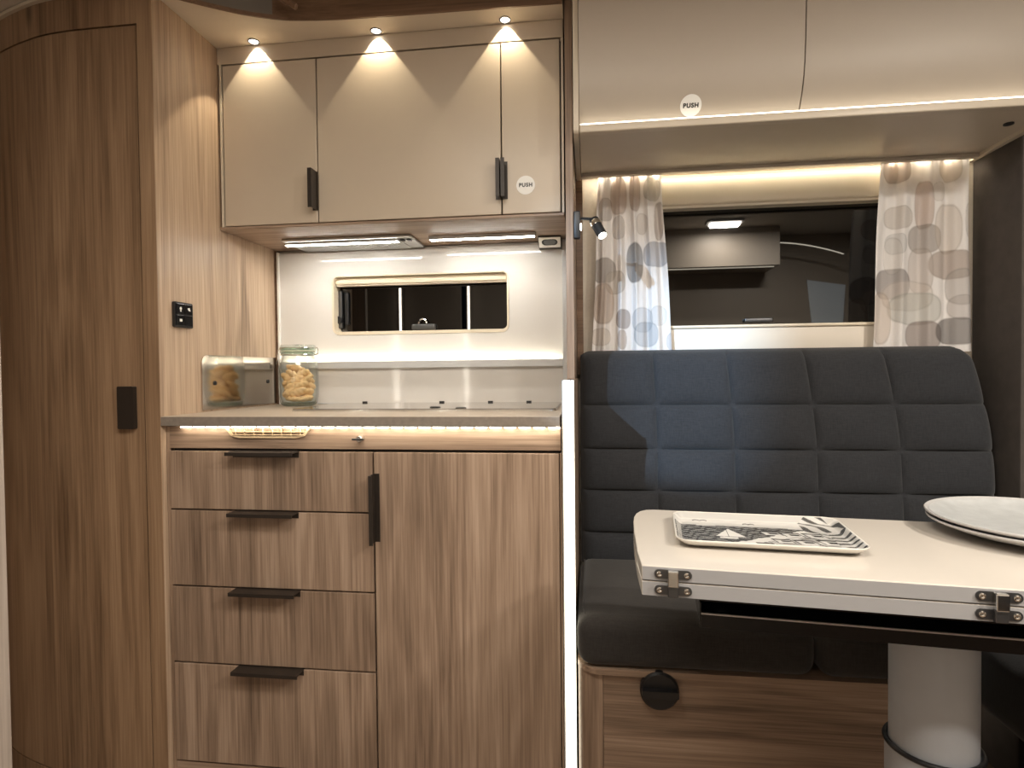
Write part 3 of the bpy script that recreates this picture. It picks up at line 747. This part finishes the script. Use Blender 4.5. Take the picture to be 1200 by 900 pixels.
# ------------------------------------------------------------------ bench: backrest, seat cushions, base
def backrest_mesh():
    zr = [.50, .5855, .695, .803, .919, 1.066]        # row seams, bottom to top
    xc = [0, .1975, .390, .588, .783, 1.0]             # column seams along the width
    def xr(v): z = .50+.566*v; return 1.935-.045*max(0, (z-.80)/.27)**1.6-.0
    def cell(t, brk):
        for a, b in zip(brk, brk[1:]):
            if t <= b+1e-9: return (t-a)/(b-a)
        return 1.
    vb = [(z-.50)/.566 for z in zr]
    def f(u, v):
        x = .9155+(xr(v)-.9155)*u
        z = .50+.566*v
        a, b = cell(u, xc), cell(v, vb)
        puff = .021*((1-abs(2*a-1)**2.6)*(1-abs(2*b-1)**2.6))**.5
        groove = 0
        e = min(u*1.02, (1-u)*1.02, 9)*1.02
        edge = min(1, max(0, e/.035)); top = min(1, max(0, (1-v)*.566/.035))
        rnd = .030*(1-math.sqrt(max(0, 1-(1-edge)**2)))+.034*(1-math.sqrt(max(0, 1-(1-top)**2)))
        y = .372+.056*v-puff+rnd
        if v > .93 and u > .955: z -= .02*((u-.955)/.045)**2*((v-.93)/.07)
        if v > .93 and u < .03: z -= .012*((.03-u)/.03)**2*((v-.93)/.07)
        return Vector((x, y, z))
    def g(u, v):
        p = f(u, v); return Vector((p.x, .458, p.z))
    def knots(br, n):
        out = []
        for a, b in zip(br, br[1:]):
            for t in np.linspace(0, 1, n+1)[:-1]:
                t2 = .5-.5*math.cos(PI*t); out.append(a+(b-a)*(.55*t2+.45*t))
        return out+[br[-1]]
    return gridmesh(f, 0, 0, g, knots(xc, 18), knots(vb, 14))
o = obj('quilted_cushion', backrest_mesh(), 'fabric', smooth=50)
tag(o, 'charcoal quilted back cushion below the curtained window', 'cushion')
seat = obj('seat_cushion', box(BM(), .9125, 1.3535, -.058, .344, .436, .533, .030, 5), 'fabric2', smooth=60)
tag(seat, 'charcoal bench seat cushion next to the upright light profile', 'cushion', 'bench seat cushions')
def seam(par, x0, x1):
    pts = [(x0+.012, .32, .5302), (x0+.010, .0, .5300), (x0+.016, -.030, .5292), (x0+.05, -.0405, .5282), (x1-.03, -.0405, .5282), (x1-.012, -.025, .5295), (x1-.012, .3, .5302)]
    return obj('piping', tube(BM(), resample3(pts, 40), .0016, 6), 'fabric2', par, smooth=60)
def resample3(pts, n):
    P = np.array(pts); s = np.r_[0, np.cumsum(np.linalg.norm(np.diff(P, axis=0), axis=1))]; t = np.linspace(0, s[-1], n)
    return [tuple(float(np.interp(q, s, P[:, k])) for k in range(3)) for q in t]
seam(seat, .9125, 1.3535)
seat2 = obj('seat_cushion', box(BM(), 1.3575, 1.615, -.058, .344, .436, .533, .030, 5), 'fabric2', smooth=60)
tag(seat2, 'charcoal bench seat cushion behind the grey table column', 'cushion', 'bench seat cushions')
seam(seat2, 1.3575, 1.615)
bb = thing('oak_bench', 'oak bench box with rounded corner and round black knob', 'bench', (1.3, .2, 0))
def rounded_corner(x0, x1, y0, y1, r):
    p = [(x1, y0), (x1, y1), (x0, y1)]
    for i in range(9):
        a = PI+PI/2*i/8; p.append((x0+r+r*math.cos(a), y0+r+r*math.sin(a)))
    return p
obj('seat_board', prism(BM(), rounded_corner(.9125, 1.605, -.052, .46, .045), FXY, .424, .4355), 'oakx', bb)
obj('corner_post', prism(BM(), rounded_corner(.9135, .9615, -.042, .05, .032), FXY, 0, .4238), 'oak', bb, smooth=40)
obj('front_panel', B(.9622, 1.605, -.041, -.022, 0, .4238, bev=.0006), 'oakx', bb)
obj('side_panel', B(.9135, .93, .052, .46, 0, .4238), 'oak', bb)
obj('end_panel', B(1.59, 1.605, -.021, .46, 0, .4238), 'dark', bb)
p = at(772.5, 808, 'y', -.048); r = .0215*(1.165/1.165)*1.72
kn = obj('knob', lathe(BM(), [(.034, .009), (.0365, .006), (.0365, -.004), (.033, -.0085), (.0, -.0085)], (p.x, -.0505, p.z), 40, 'y', False), 'blackpl', bb, smooth=35)
obj('grip', prism(BM(), rrect(-.034, .034, -.0055, .0075, .003, 3), lambda u, v, w: Vector((p.x+u, w, p.z+v)), -.072, -.0585), 'blackpl', kn)

# ------------------------------------------------------------------ folding table
TR = math.radians(-6.4)
tb = thing('folding_table', 'cream folding table with steel hinges on a grey column', 'table', (1.0033, -.4454, 0), TR)
TZ = .767
def leaf(z0, z1, dx=0.):
    loc = [BASE[tb.name].inverted() @ at(px, py, 'z', TZ) for px, py in ((765, 597), (757, 597.3), (750, 598.8), (745.5, 601.5), (743, 605.5), (742.3, 611), (743, 622), (746.5, 643))]
    yb_ = loc[0].y
    out = [(.0, 0.), (.80, 0.), (.80, yb_-.002)]+[(p.x, p.y) for p in loc]
    bm = BM(); prism(bm, out, FXY, z0, z1)
    return bm
def soft(bm, bev):
    es = [e for e in bm.edges]
    bmesh.ops.bevel(bm, geom=es, offset=bev, segments=2, profile=.5, affect='EDGES'); return bm
tl = obj('upper_leaf', soft(leaf(.7485, TZ), .0012), 'tabletop', tb, local=True)
obj('front_edging', B(.001, .799, -.0008, .0006, .7492, .7658), 'tableedge', tl, local=True)
t2 = obj('lower_leaf', soft(leaf(.729, .7472), .0012), 'tabletop', tb, local=True)
obj('front_edging', B(.001, .799, -.0008, .0006, .7296, .7466), 'tableedge', t2, local=True)
def hinge(x):
    h = obj('hinge', prism(BM(), rrect(x-.0225, x+.0225, .7525, .7635, .0054), FXZ, -.0025, -.0008), 'hingem', tb, local=True, smooth=30)
    obj('hinge_plate', prism(BM(), rrect(x-.0225, x+.0225, .7325, .7435, .0054), FXZ, -.0025, -.0008), 'hingem', h, local=True, smooth=30)
    for sx in (-.0165, .0165):
        for z in (.758, .738):
            obj('screw', lathe(BM(), [(.0036, -.0026), (.0036, -.0034), (.0022, -.0038), (.001, -.0032)], (x+sx, 0, z), 16, 'y'), 'chrome', h, local=True, smooth=40)
    obj('hinge_link', box(BM(), x-.0065, x+.0065, -.0105, -.0022, .7445, .7635, .0012), 'chrome', h, local=True)
    obj('hinge_link', box(BM(), x-.0065, x+.0065, -.0085, -.0022, .7310, .7443, .0012), 'hingem', h, local=True)
hinge(.038); hinge(.385)
def tl_local(p): return BASE[tb.name].inverted() @ Vector(p)
# black sliding rail under the leaves
rx0 = tl_local(at(821, 715, 'y', -.40)).x
obj('rail_edge_highlight', B(rx0, .80, .0432, .0462, .6935, .6955), 'alu', tb, local=True)  # pale strip paints the highlight along the black flange's top edge
obj('rail_top', B(rx0, .80, .052, .25, .708, .7285), 'blackgl', tb, local=True)
obj('rail_shelf', B(rx0, .80, .046, .25, .690, .694), 'blackgl', tb, local=True)
obj('rail_front', B(rx0+.0006, .80, .0435, .0455, .677, .6933), 'blackgl', tb, local=True)
obj('rail_end', B(rx0-.0018, rx0, .044, .25, .677, .7085), 'blackgl', tb, local=True)
bp = at(847, 711, 'y', -.39); q = tl_local(bp)
obj('rail_bolt', lathe(BM(), [(.010, 0), (.010, -.003), (.006, -.005)], (q.x, .075, .7078), 18), 'alu', tb, local=True, smooth=40)
cx_, cy_ = 1.434, -.272
q = tl_local((cx_, cy_, 0))
obj('column', lathe(BM(), [(.0555, .40), (.0555, .667)], (q.x, q.y, 0), 48), 'column', tb, local=True, smooth=40)
obj('column_sleeve', lathe(BM(), [(.066, .0), (.066, .012), (.0605, .02), (.0605, .458)], (q.x, q.y, 0), 48), 'column', tb, local=True, smooth=40)
obj('rubber_ring', tube(BM(), [(q.x+.0600*math.cos(t), q.y+.0600*math.sin(t), .460) for t in np.linspace(0, 2*PI, 49)[:-1]], .0038, 8, True), 'blackpl', tb, local=True, smooth=60)
obj('column_head', B(q.x-.09, .80, q.y-.085, q.y+.075, .666, .690), 'blackgl', tb, local=True)

# ------------------------------------------------------------------ tray on the table
def ink(u, v):
    """seaside drawing in grey ink: sea on the left, headland with houses on the right; u 0..1 along, v 0..1 near to far"""
    S_ = np.sin
    rough = S_(u*31+v*17)*.5+S_(u*53-v*41+1)*.3+S_(u*97+v*71)*.2
    c = np.full(u.size, .74)+.03*rough
    c = np.where(v > .93, .60, c)
    # sea with broken light streaks
    shore = .16+1.05*(u-.30)+.02*rough
    sea = (v < .69) & (v > shore) & (v > .06)
    c = np.where(sea, .085, c)
    streak = sea & (S_(v*130+3*S_(u*21)+1.7*S_(u*57+v*9)) > .62) & (S_(u*47+v*90+2*S_(u*11)) > -.35)
    c = np.where(streak, .5, c)
    c = np.where((np.abs(v-.70) < .009) & (u < .68), .05, c)
    c = np.where((((u-.20)/.06)**2+((v-.70)/.055)**2 < 1) & (v > .69), .80, c)
    # pale beach
    beach = (np.abs(v-(shore-.065)) < .062+.02*rough) & (u > .18) & (u < .86)
    c = np.where(beach, .84, c)
    # headland in mid grey with contour strokes
    land = (v < shore-.12) & (v < .86-.10*S_(u*11))
    c = np.where(land, .46+.10*rough, c)
    stroke = np.abs(S_(v*38+u*26+4*S_(u*9+v*6)+1.5*S_(u*23)))
    c = np.where(land & (stroke < .13), .05, c)
    c = np.where(land & (stroke > .90) & (S_(u*29-v*33) > .1), .84, c)
    # low houses in rows: pale walls, black windows, dark eaves
    for hx, hy, hw, hh in ((.56, .52, .050, .050), (.675, .50, .050, .055), (.80, .50, .050, .060), (.60, .30, .045, .045), (.72, .29, .05, .05), (.85, .31, .05, .06), (.50, .17, .04, .04), (.63, .12, .05, .04)):
        dx_ = u-hx+.25*(v-hy)
        r = (np.abs(dx_) < hw) & (np.abs(v-hy) < hh); c = np.where(r, .80, c)
        c = np.where((np.abs(dx_) < hw+.006) & (np.abs(v-hy-hh) < .016), .06, c)
        c = np.where((np.abs(np.abs(dx_)-hw) < .004) & (np.abs(v-hy) < hh), .08, c)
        c = np.where((np.abs(dx_-.012) < hw*.55) & (np.abs(v-hy) < hh*.42), .06, c)
    # layered rocks at the far right
    rk = (u > .76) & (v > .60) & (v < 1.06-1.5*np.abs(u-.86)) 
    c = np.where(rk, np.where(S_(u*58+v*44+3*S_(v*13)) > .25, .10, .66), c)
    rr_ = (u > .88) & (v < .66); c = np.where(rr_, np.where(S_(v*52-u*40+3*S_(u*17+v*8)) > .30, .09, .62), c)
    nr = (v < .10) & (u > .42); c = np.where(nr, np.where(S_(u*74+v*60+4*S_(u*13)) > .45, .10, .64), c)
    # sailing boat
    bx, by = .31, .36
    c = np.where((v > by) & (v < by+.25-3.0*np.abs(u-bx-.012)), .92, c)
    c = np.where((np.abs(u-bx) < .003) & (v > by-.03) & (v < by+.27), .05, c)
    c = np.where((np.abs(u-bx) < .05) & (np.abs(v-by+.035) < .022), .93, c)
    # gulls
    for gx, gy, gs in ((.17, .86, .024), (.46, .79, .018)):
        c = np.where((np.abs(v-gy-1.1*gs*np.abs(S_((u-gx)/gs*1.6))) < .016) & (np.abs(u-gx) < gs*1.9), .08, c)
    return c
tr_c = [at(785, 603, 'z', .780), at(985, 603.5, 'z', .780), at(1021, 637, 'z', .780), at(797, 632, 'z', .780)]
TA = math.radians(-7.5)
fl = at(792, 634, 'z', .778); fr_ = at(1010, 645.5, 'z', .778)
tw = (fr_-fl).length+.016; th = .172
TA = math.atan2(fr_.y-fl.y, fr_.x-fl.x)
tray = thing('serving_tray', 'small rectangular tray printed with a grey seaside drawing', 'tray', (fl.x, fl.y, TZ), TA)
def tray_prof(d):
    """height of the tray's upper face by distance from its outer edge"""
    if d < .014: return .0135-(.0135-.0045)*(.5-.5*math.cos(PI*min(1, d/.014)))
    return .0045
def tray_mesh():
    nu, nv = 300, 210; rr = .022
    us = np.linspace(0, 1, nu+1); vs = np.linspace(0, 1, nv+1)
    V = []; uv = []
    hw, hh = tw/2, th/2
    for v in vs:
        for u in us:
            x, y = (u-.5)*tw, (v-.5)*th
            # pull the corners in to a radius
            qx, qy = abs(x)-(hw-rr), abs(y)-(hh-rr)
            if qx > 0 and qy > 0:
                m_ = max(qx, qy); l = math.hypot(qx, qy); s = m_/l
                x = math.copysign(hw-rr+qx*s, x); y = math.copysign(hh-rr+qy*s, y); d = rr-m_
            else: d = min(hw-abs(x), hh-abs(y))
            V.append((x+hw, y+hh, tray_prof(max(0, d)))); uv.append((u, v))
    n1 = len(V)
    V += [(hw+(x-hw)*.985, hh+(y-hh)*.985, max(.0004, z-.0035)) for x, y, z in V]
    F = []; w = nu+1
    for j in range(nv):
        for i in range(nu):
            a = j*w+i; F.append((a, a+1, a+w+1, a+w))
    skip = 10
    for j in range(0, nv, skip):
        for i in range(0, nu, skip):
            a = n1+j*w+i; F.append((a, a+w*skip, a+w*skip+skip, a+skip))
    for i in range(nu): F.append((i+1, i, n1+(i//skip)*skip, n1+(i//skip+1)*skip) if (i+1) % skip == 0 else (i+1, i, n1+(i//skip)*skip))
    for i in range(nu):
        o_ = nv*w; F.append((o_+i, o_+i+1, n1+o_+(i//skip+1)*skip, n1+o_+(i//skip)*skip) if (i+1) % skip == 0 else (o_+i, o_+i+1, n1+o_+(i//skip)*skip))
    for j in range(nv):
        F.append((j*w, (j+1)*w, n1+(j//skip+1)*skip*w, n1+(j//skip)*skip*w) if (j+1) % skip == 0 else (j*w, (j+1)*w, n1+(j//skip)*skip*w))
        F.append(((j+1)*w+nu, j*w+nu, n1+(j//skip)*skip*w+nu, n1+(j//skip+1)*skip*w+nu) if (j+1) % skip == 0 else ((j+1)*w+nu, j*w+nu, n1+(j//skip)*skip*w+nu))
    me = bpy.data.meshes.new('tray_body'); me.from_pydata(V, [], F)
    uv = np.array(uv); g = ink(uv[:, 0].copy(), uv[:, 1].copy())
    col = np.ones((len(V), 4)); base = np.array([.66, .63, .58])
    col[:n1, :3] = np.clip(g*.82, 0, 1)[:, None]*np.array([.98, .96, .92]); col[n1:, :3] = base
    e = np.minimum(np.minimum(uv[:, 0], 1-uv[:, 0])*tw, np.minimum(uv[:, 1], 1-uv[:, 1])*th) < .003
    col[:n1][e, :3] = base
    a_ = me.color_attributes.new('print', 'FLOAT_COLOR', 'POINT'); a_.data.foreach_set('color', col.ravel())
    me.polygons.foreach_set('use_smooth', [True]*len(me.polygons))
    return me
M['tray'] = printed('tray_print', .16, spec=.5, coat=.3)
me = tray_mesh(); me.materials.append(M['tray'])
o = bpy.data.objects.new('tray_body', me); COL.objects.link(o); o.parent = tray; BASE[o.name] = BASE[tray.name]
o['label'] = 'grey and white seaside print'

# ------------------------------------------------------------------ two stacked plates
M['plate'] = plain('plate_glaze_pale', srgb(186, 184, 183), .25, var=.02)
M['plate_in'] = plain('plate_speckled_glaze', srgb(176, 178, 178), .3, var=.26, nscale=55, bs=.2)
pc = at(1073, 593, 'z', .795); PRr = .142
pc = Vector((pc.x+PRr-.004, -.268, 0))
def plate(z, label, r):
    t = thing('dinner_plate', label, 'plate', (pc.x, pc.y, z), group='stacked plates')
    obj('body', lathe(BM(), [(.0, .0006), (r*.55, 0), (r*.62, .0015), (r*.82, .0085), (r*.97, .0165), (r, .0188), (r*1.002, .0205), (r*.995, .0215), (r*.955, .0195)], (pc.x, pc.y, z), 96, 'z', False), 'plate', t, smooth=60)
    obj('well', lathe(BM(), [(r*.955, .0196), (r*.93, .0178), (r*.80, .0118), (r*.62, .0058), (r*.3, .0052), (.0, .0052)], (pc.x, pc.y, z), 96, 'z', False), 'plate_in', t, smooth=60)
plate(TZ+.0004, 'pale dinner plate underneath the speckled one on the table', PRr-.002)
plate(TZ+.0082, 'pale speckled dinner plate on top of the stack', PRr)

# ------------------------------------------------------------------ jar with biscuits
jc = Vector((at(350, 440, 'y', .408).x, .408, .9205))
jar = thing('preserving_jar', 'glass clip-top jar of biscuits on the worktop', 'jar', jc)
out = [(.0, .0), (.040, .0), (.047, .003), (.0515, .012), (.0540, .03), (.0550, .06), (.0550, .105), (.0520, .125), (.0455, .138), (.0435, .145), (.0445, .150), (.0445, .154)]
obj('body', lathe(BM(), [(r, z+.0002) for r, z in out], jc, 48, 'z', False), 'glass', jar, smooth=60)
inn = [(.0, .006), (.038, .006), (.046, .010), (.0505, .03), (.0515, .06), (.0515, .103), (.0485, .122), (.0415, .137), (.0405, .154)]
obj('inner_wall', lathe(BM(), inn, jc, 48, 'z', False), 'glass', jar, smooth=60)
obj('base_rim', lathe(BM(), [(.040, .0006), (.047, .0034), (.0505, .010), (.046, .0092), (.038, .0058)], jc, 48, 'z', False), 'glassrim', jar, smooth=60)
obj('rim', lathe(BM(), [(.0455, .147), (.0475, .149), (.0475, .154), (.0405, .154), (.0405, .149)], jc, 48, 'z', False), 'glassrim', jar, smooth=60)
obj('gasket', lathe(BM(), [(.0462, .1542), (.0470, .1553), (.0462, .1566), (.041, .1566), (.041, .1542)], jc, 48, 'z', False), 'rubber', jar, smooth=60)
lid = obj('lid', lathe(BM(), [(.0472, .157), (.0490, .160), (.0490, .168), (.0465, .1725), (.030, .1735), (.0, .171)], jc, 48, 'z', False), 'glass', jar, smooth=60)
obj('lid_edge', lathe(BM(), [(.0474, .1572), (.0494, .160), (.0494, .1655), (.0470, .1665), (.0462, .158)], jc, 48, 'z', False), 'glassrim', lid, smooth=60)
def jp(a, r, z): return jc+Vector((r*math.cos(a), r*math.sin(a), z))
obj('wire_hoop', tube(BM(), [jp(t, .0475, .1445) for t in np.linspace(0, 2*PI, 41)[:-1]], .0013, 6, True), 'chrome', jar)
obj('lid_hoop', tube(BM(), [jp(t, .0502, .1635) for t in np.linspace(0, 2*PI, 41)[:-1]], .0013, 6, True), 'chrome', jar)
obj('wire_clasp', tube(BM(), [jp(PI+.15, .0505, .1635), jp(PI+.15, .0575, .158), jp(PI+.1, .059, .148), jp(PI+.1, .0605, .130), jp(PI+.1, .064, .118)], .0015, 6), 'chrome', jar)
obj('wire_clasp', tube(BM(), [jp(PI-.25, .0485, .1445), jp(PI-.2, .0575, .146), jp(PI-.15, .0605, .155), jp(PI-.15, .0575, .164)], .0015, 6), 'chrome', jar)
obj('hinge_wire', tube(BM(), [jp(.0, .0478, .1445), jp(.05, .0570, .147), jp(.05, .0585, .158), jp(0, .0570, .165), jp(-.05, .0502, .1635)], .0016, 6), 'chrome', jar)
# biscuits: ridged ovals leaning in the jar
def biscuit_bm():
    def f(u, v):
        a = 2*PI*u; t = PI*v
        rx, ry, rz = .027, .0145, .0072
        ridge = 1+.10*math.sin(v*PI*9)
        x = rx*math.cos(t); s = math.sin(t)
        return Vector((x, ry*s*math.cos(a), rz*s*math.sin(a)*ridge+.0016*s*math.cos(x*420)))
    bm = gridmesh(f, 20, 22); bmesh.ops.remove_doubles(bm, verts=bm.verts[:], dist=1e-5); return bm
bproto = obj('biscuit', biscuit_bm(), 'cookie', smooth=60)
lay = [  # azimuth, radius, height, tilt (roll of the long axis), yaw of the long axis
 (-1.6, .024, .0185, .05, .1), (-.35, .026, .0195, -.1, 1.2), (1.5, .024, .018, .1, .2), (2.9, .026, .020, .1, 1.5),
 (-2.1, .026, .035, -.45, -.1), (-1.15, .026, .037, -.40, .15), (.2, .026, .036, .2, 1.6), (1.6, .022, .036, .1, .0), (3.0, .026, .038, .5, 1.4),
 (-1.9, .025, .051, -.50, .0), (-.95, .027, .053, -.55, .2), (.6, .024, .053, .3, 1.0), (2.0, .022, .053, .2, .5), (-2.9, .027, .055, .5, 1.3),
 (-1.45, .025, .067, -.55, .1), (-.4, .027, .069, -.6, .9), (.9, .023, .068, .2, .7), (-2.5, .026, .072, .7, .6),
 (-1.7, .024, .083, .5, .05), (-.8, .025, .085, -.5, .3), (.7, .018, .084, .2, .4), (2.4, .022, .085, .3, 1.1),
 (-1.2, .014, .099, .35, .4), (-2.5, .014, .097, .6, .2)]
for i, (a, r, z, tl_, yw) in enumerate(lay):
    o = bproto if i == 0 else bproto.copy()
    if i: COL.objects.link(o)
    o.location = jc+Vector((r*math.cos(a)*.98, r*math.sin(a)*.98, z*1.04+.001))
    o.rotation_euler = (Matrix.Rotation(yw, 3, 'Z') @ Matrix.Rotation(tl_, 3, 'Y') @ Matrix.Rotation(-.55 if i > 3 else -.2, 3, 'X')).to_euler()
    s = .92+.12*((i*37) % 10)/10; o.scale = (s*.96, s*1.18, s*1.12)
    tag(o, 'golden ridged biscuit lying flat on the base of the clip-top jar' if i < 4 else 'golden ridged biscuit on the crown of the heap in the jar' if i > 21 else 'golden ridged biscuit leaning in the middle of the jar heap', 'biscuit', 'biscuits in the jar')

# ------------------------------------------------------------------ steel plate and switch panel on the wardrobe side
st = thing('steel_splash_plate', 'polished steel splash plate behind the biscuit jar', 'splash plate', (.002, .32, .9205))
sy0, sy1, sz0, sz1 = .1425, .4925, .9206, 1.0600
outl = [(sy0, sz0+.004), (sy1, sz0+.004), (sy1, sz1)]+[(sy0+.02+.02*math.cos(a), sz1-.02+.02*math.sin(a)) for a in np.linspace(PI/2, PI, 7)]
obj('sheet', prism(BM(), outl, FYZ, .0008, .0028), 'steel', st)
for px, py in ((252, 449), (314, 447)):
    p = at(px, py, 'x', .003); obj('screw', lathe(BM(), [(.0055, .0028), (.0055, .005), (.003, .0062)], (0, p.y, p.z), 16, 'x'), 'blackpl', st, smooth=40)
sw = thing('switch_panel', 'black four-button switch panel on the oak wardrobe side', 'switch', (.002, .08, 1.15))
a0 = at(203, 355, 'x', .004); a1 = at(225, 384, 'x', .004)
ya, yb_, za, zb = a0.y, a1.y, 1.1215, 1.1795
obj('faceplate', prism(BM(), rrect(ya, yb_, za, zb, .004), FYZ, .0006, .007), 'blackpl', sw)
my, mz = (ya+yb_)/2, (za+zb)/2
k = 0
for (y0_, y1_) in ((ya+.004, my-.001), (my+.001, yb_-.004)):
    for (z0_, z1_) in ((za+.004, mz-.001), (mz+.001, zb-.004)):
        bt = obj('button', box(BM(), .0070, .0095, y0_, y1_, z0_, z1_, .0008), 'blackgl', sw)
        c = Vector((.0096, (y0_+y1_)/2, (z0_+z1_)/2))
        if k != 2:
            bm = BM()
            if k == 0: box(bm, .0095, .0099, c.y-.004, c.y+.004, c.z-.003, c.z+.003)
            elif k == 1:
                lathe(bm, [(.0035, .0), (.0035, .0004)], (.0095, c.y, c.z+.001), 12, 'x'); box(bm, .0095, .0099, c.y-.002, c.y+.002, c.z-.006, c.z-.003)
            else:
                prism(bm, [(c.y-.005, c.z+.003), (c.y+.002, c.z+.005), (c.y+.005, c.z-.003), (c.y-.001, c.z-.002)], FYZ, .0095, .0099)
            obj('icon', bm, 'whitepl', bt)
        k += 1

# ------------------------------------------------------------------ the far side of the van (seen only mirrored in the panes)
op = thing('far_locker', 'greige two-door overhead locker on the far side', 'locker', (1.75, -1.75, 1.62))
obj('body', B(1.18, 2.12, -1.60, YO+.002, 1.66, ZC-.002), 'greige2', op)
for x0, x1 in ((1.182, 1.688), (1.692, 2.118)):
    dd = obj('door', box(BM(), x0, x1, -1.619, -1.601, 1.662, ZC-.01, .004), 'greige2', op)
    obj('latch', B((x1 if x0 < 1.5 else x0)-.014, (x1 if x0 < 1.5 else x0)+.006, -1.623, -1.6191, 1.667, 1.673), 'alu', dd)
obj('light_line', B(1.2, 2.1, -1.66, -1.65, 1.654, 1.6595), 'ledthin', op)
for x, y, hx, hy in ((1.75, -1.42, .09, .045), (.80, -1.02, .42, .25), (2.15, -1.0, .09, .045)):  # the large aisle panel is added for soft frontal fill
    cl = thing('ceiling_lamp', 'flush rectangular ceiling lamp near the cab' if x > 2 else 'flush rectangular ceiling lamp above the far bench' if x > 1.5 else 'large added fill light panel above the aisle', 'lamp', (x, y, ZC))
    obj('frame', prism(BM(), rrect(x-hx-.015, x+hx+.015, y-hy-.012, y+hy+.012, .02), FXY, 1.886, ZC-.0005), 'alugrey', cl)
    obj('lens', prism(BM(), rrect(x-hx, x+hx, y-hy, y+hy, .015), FXY, 1.876, 1.886), 'ceillens' if x > 1.5 else 'fillsoft', cl)
for x, w_ in ((-.41, 'wardrobe'), (.092, 'bench')):
    lp = thing('upright_light', 'upright light profile on the '+w_+' side of the entrance doorway', 'lamp', (x, -1.6, .75))
    obj('profile', B(x-.012, x+.012, YO+.001, YO+.012, .70, 1.66), 'greige2', lp)
    obj('diffuser', B(x-.007, x+.007, YO+.0122, YO+.016, .72, 1.64), 'ledfar', lp)
bn = thing('far_bench', 'dark bench on the far side of the van', 'bench', (1.75, -1.7, 0))
obj('base', B(1.3, 2.4, YO+.01, -1.45, 0, .42), 'oakx', bn)
obj('seat', box(BM(), 1.3, 2.4, YO+.01, -1.43, .421, .52, .03, 3), 'fabric', bn, smooth=50)
obj('backrest', box(BM(), 1.3, 2.4, YO+.01, YO+.12, .521, .98, .03, 3), 'fabric', bn, smooth=50)
hs = obj('hall_floor', B(-1.0, .8, -4.2, -1.96, -.08, -.02), 'hallfloor'); tag(hs, 'pale show hall floor beyond the entrance doorway', 'floor'); hs['kind'] = 'structure'
# swivelled cab seat beside the bulkhead, black and mostly out of frame
cs = thing('swivel_armchair', 'black swivel armchair of the cab beyond the table', 'armchair', (2.0, -.15, 0))
obj('pedestal', B(1.80, 2.2, -.30, .10, 0, .30), 'seatblack', cs)
obj('seat', box(BM(), 1.72, 2.28, -.36, .16, .30, .47, .05, 4), 'seatblack', cs, smooth=50)
obj('backrest', box(BM(), 2.05, 2.20, -.33, .14, .46, 1.12, .05, 4), 'seatblack', cs, smooth=50)
obj('headrest', box(BM(), 2.08, 2.18, -.22, .04, 1.15, 1.32, .04, 4), 'seatblack', cs, smooth=50)
obj('headrest_post', tube(BM(), [(2.13, -.09, 1.1), (2.13, -.09, 1.17)], .008, 8), 'chrome', cs)

al = obj('cab_arch_light', tube(BM(), [(2.08+.42*t, -1.62, 1.80-.085*t**1.8) for t in np.linspace(0, 1, 14)], .004, 6), 'ledthin'); tag(al, 'thin curved light line over the cab on the far side', 'lamp')
w3 = sthing('window_3', 'small bluish cab side window on the far side', 'window', (2.45, YO, 1.3))
obj('pane', prism(BM(), [(2.42, 1.22), (2.60, 1.22), (2.62, 1.56), (2.38, 1.60)], FXZ, YO+.001, YO+.006), emit('hall_seen_through_pane', (.35, .62, .85), .25), w3)
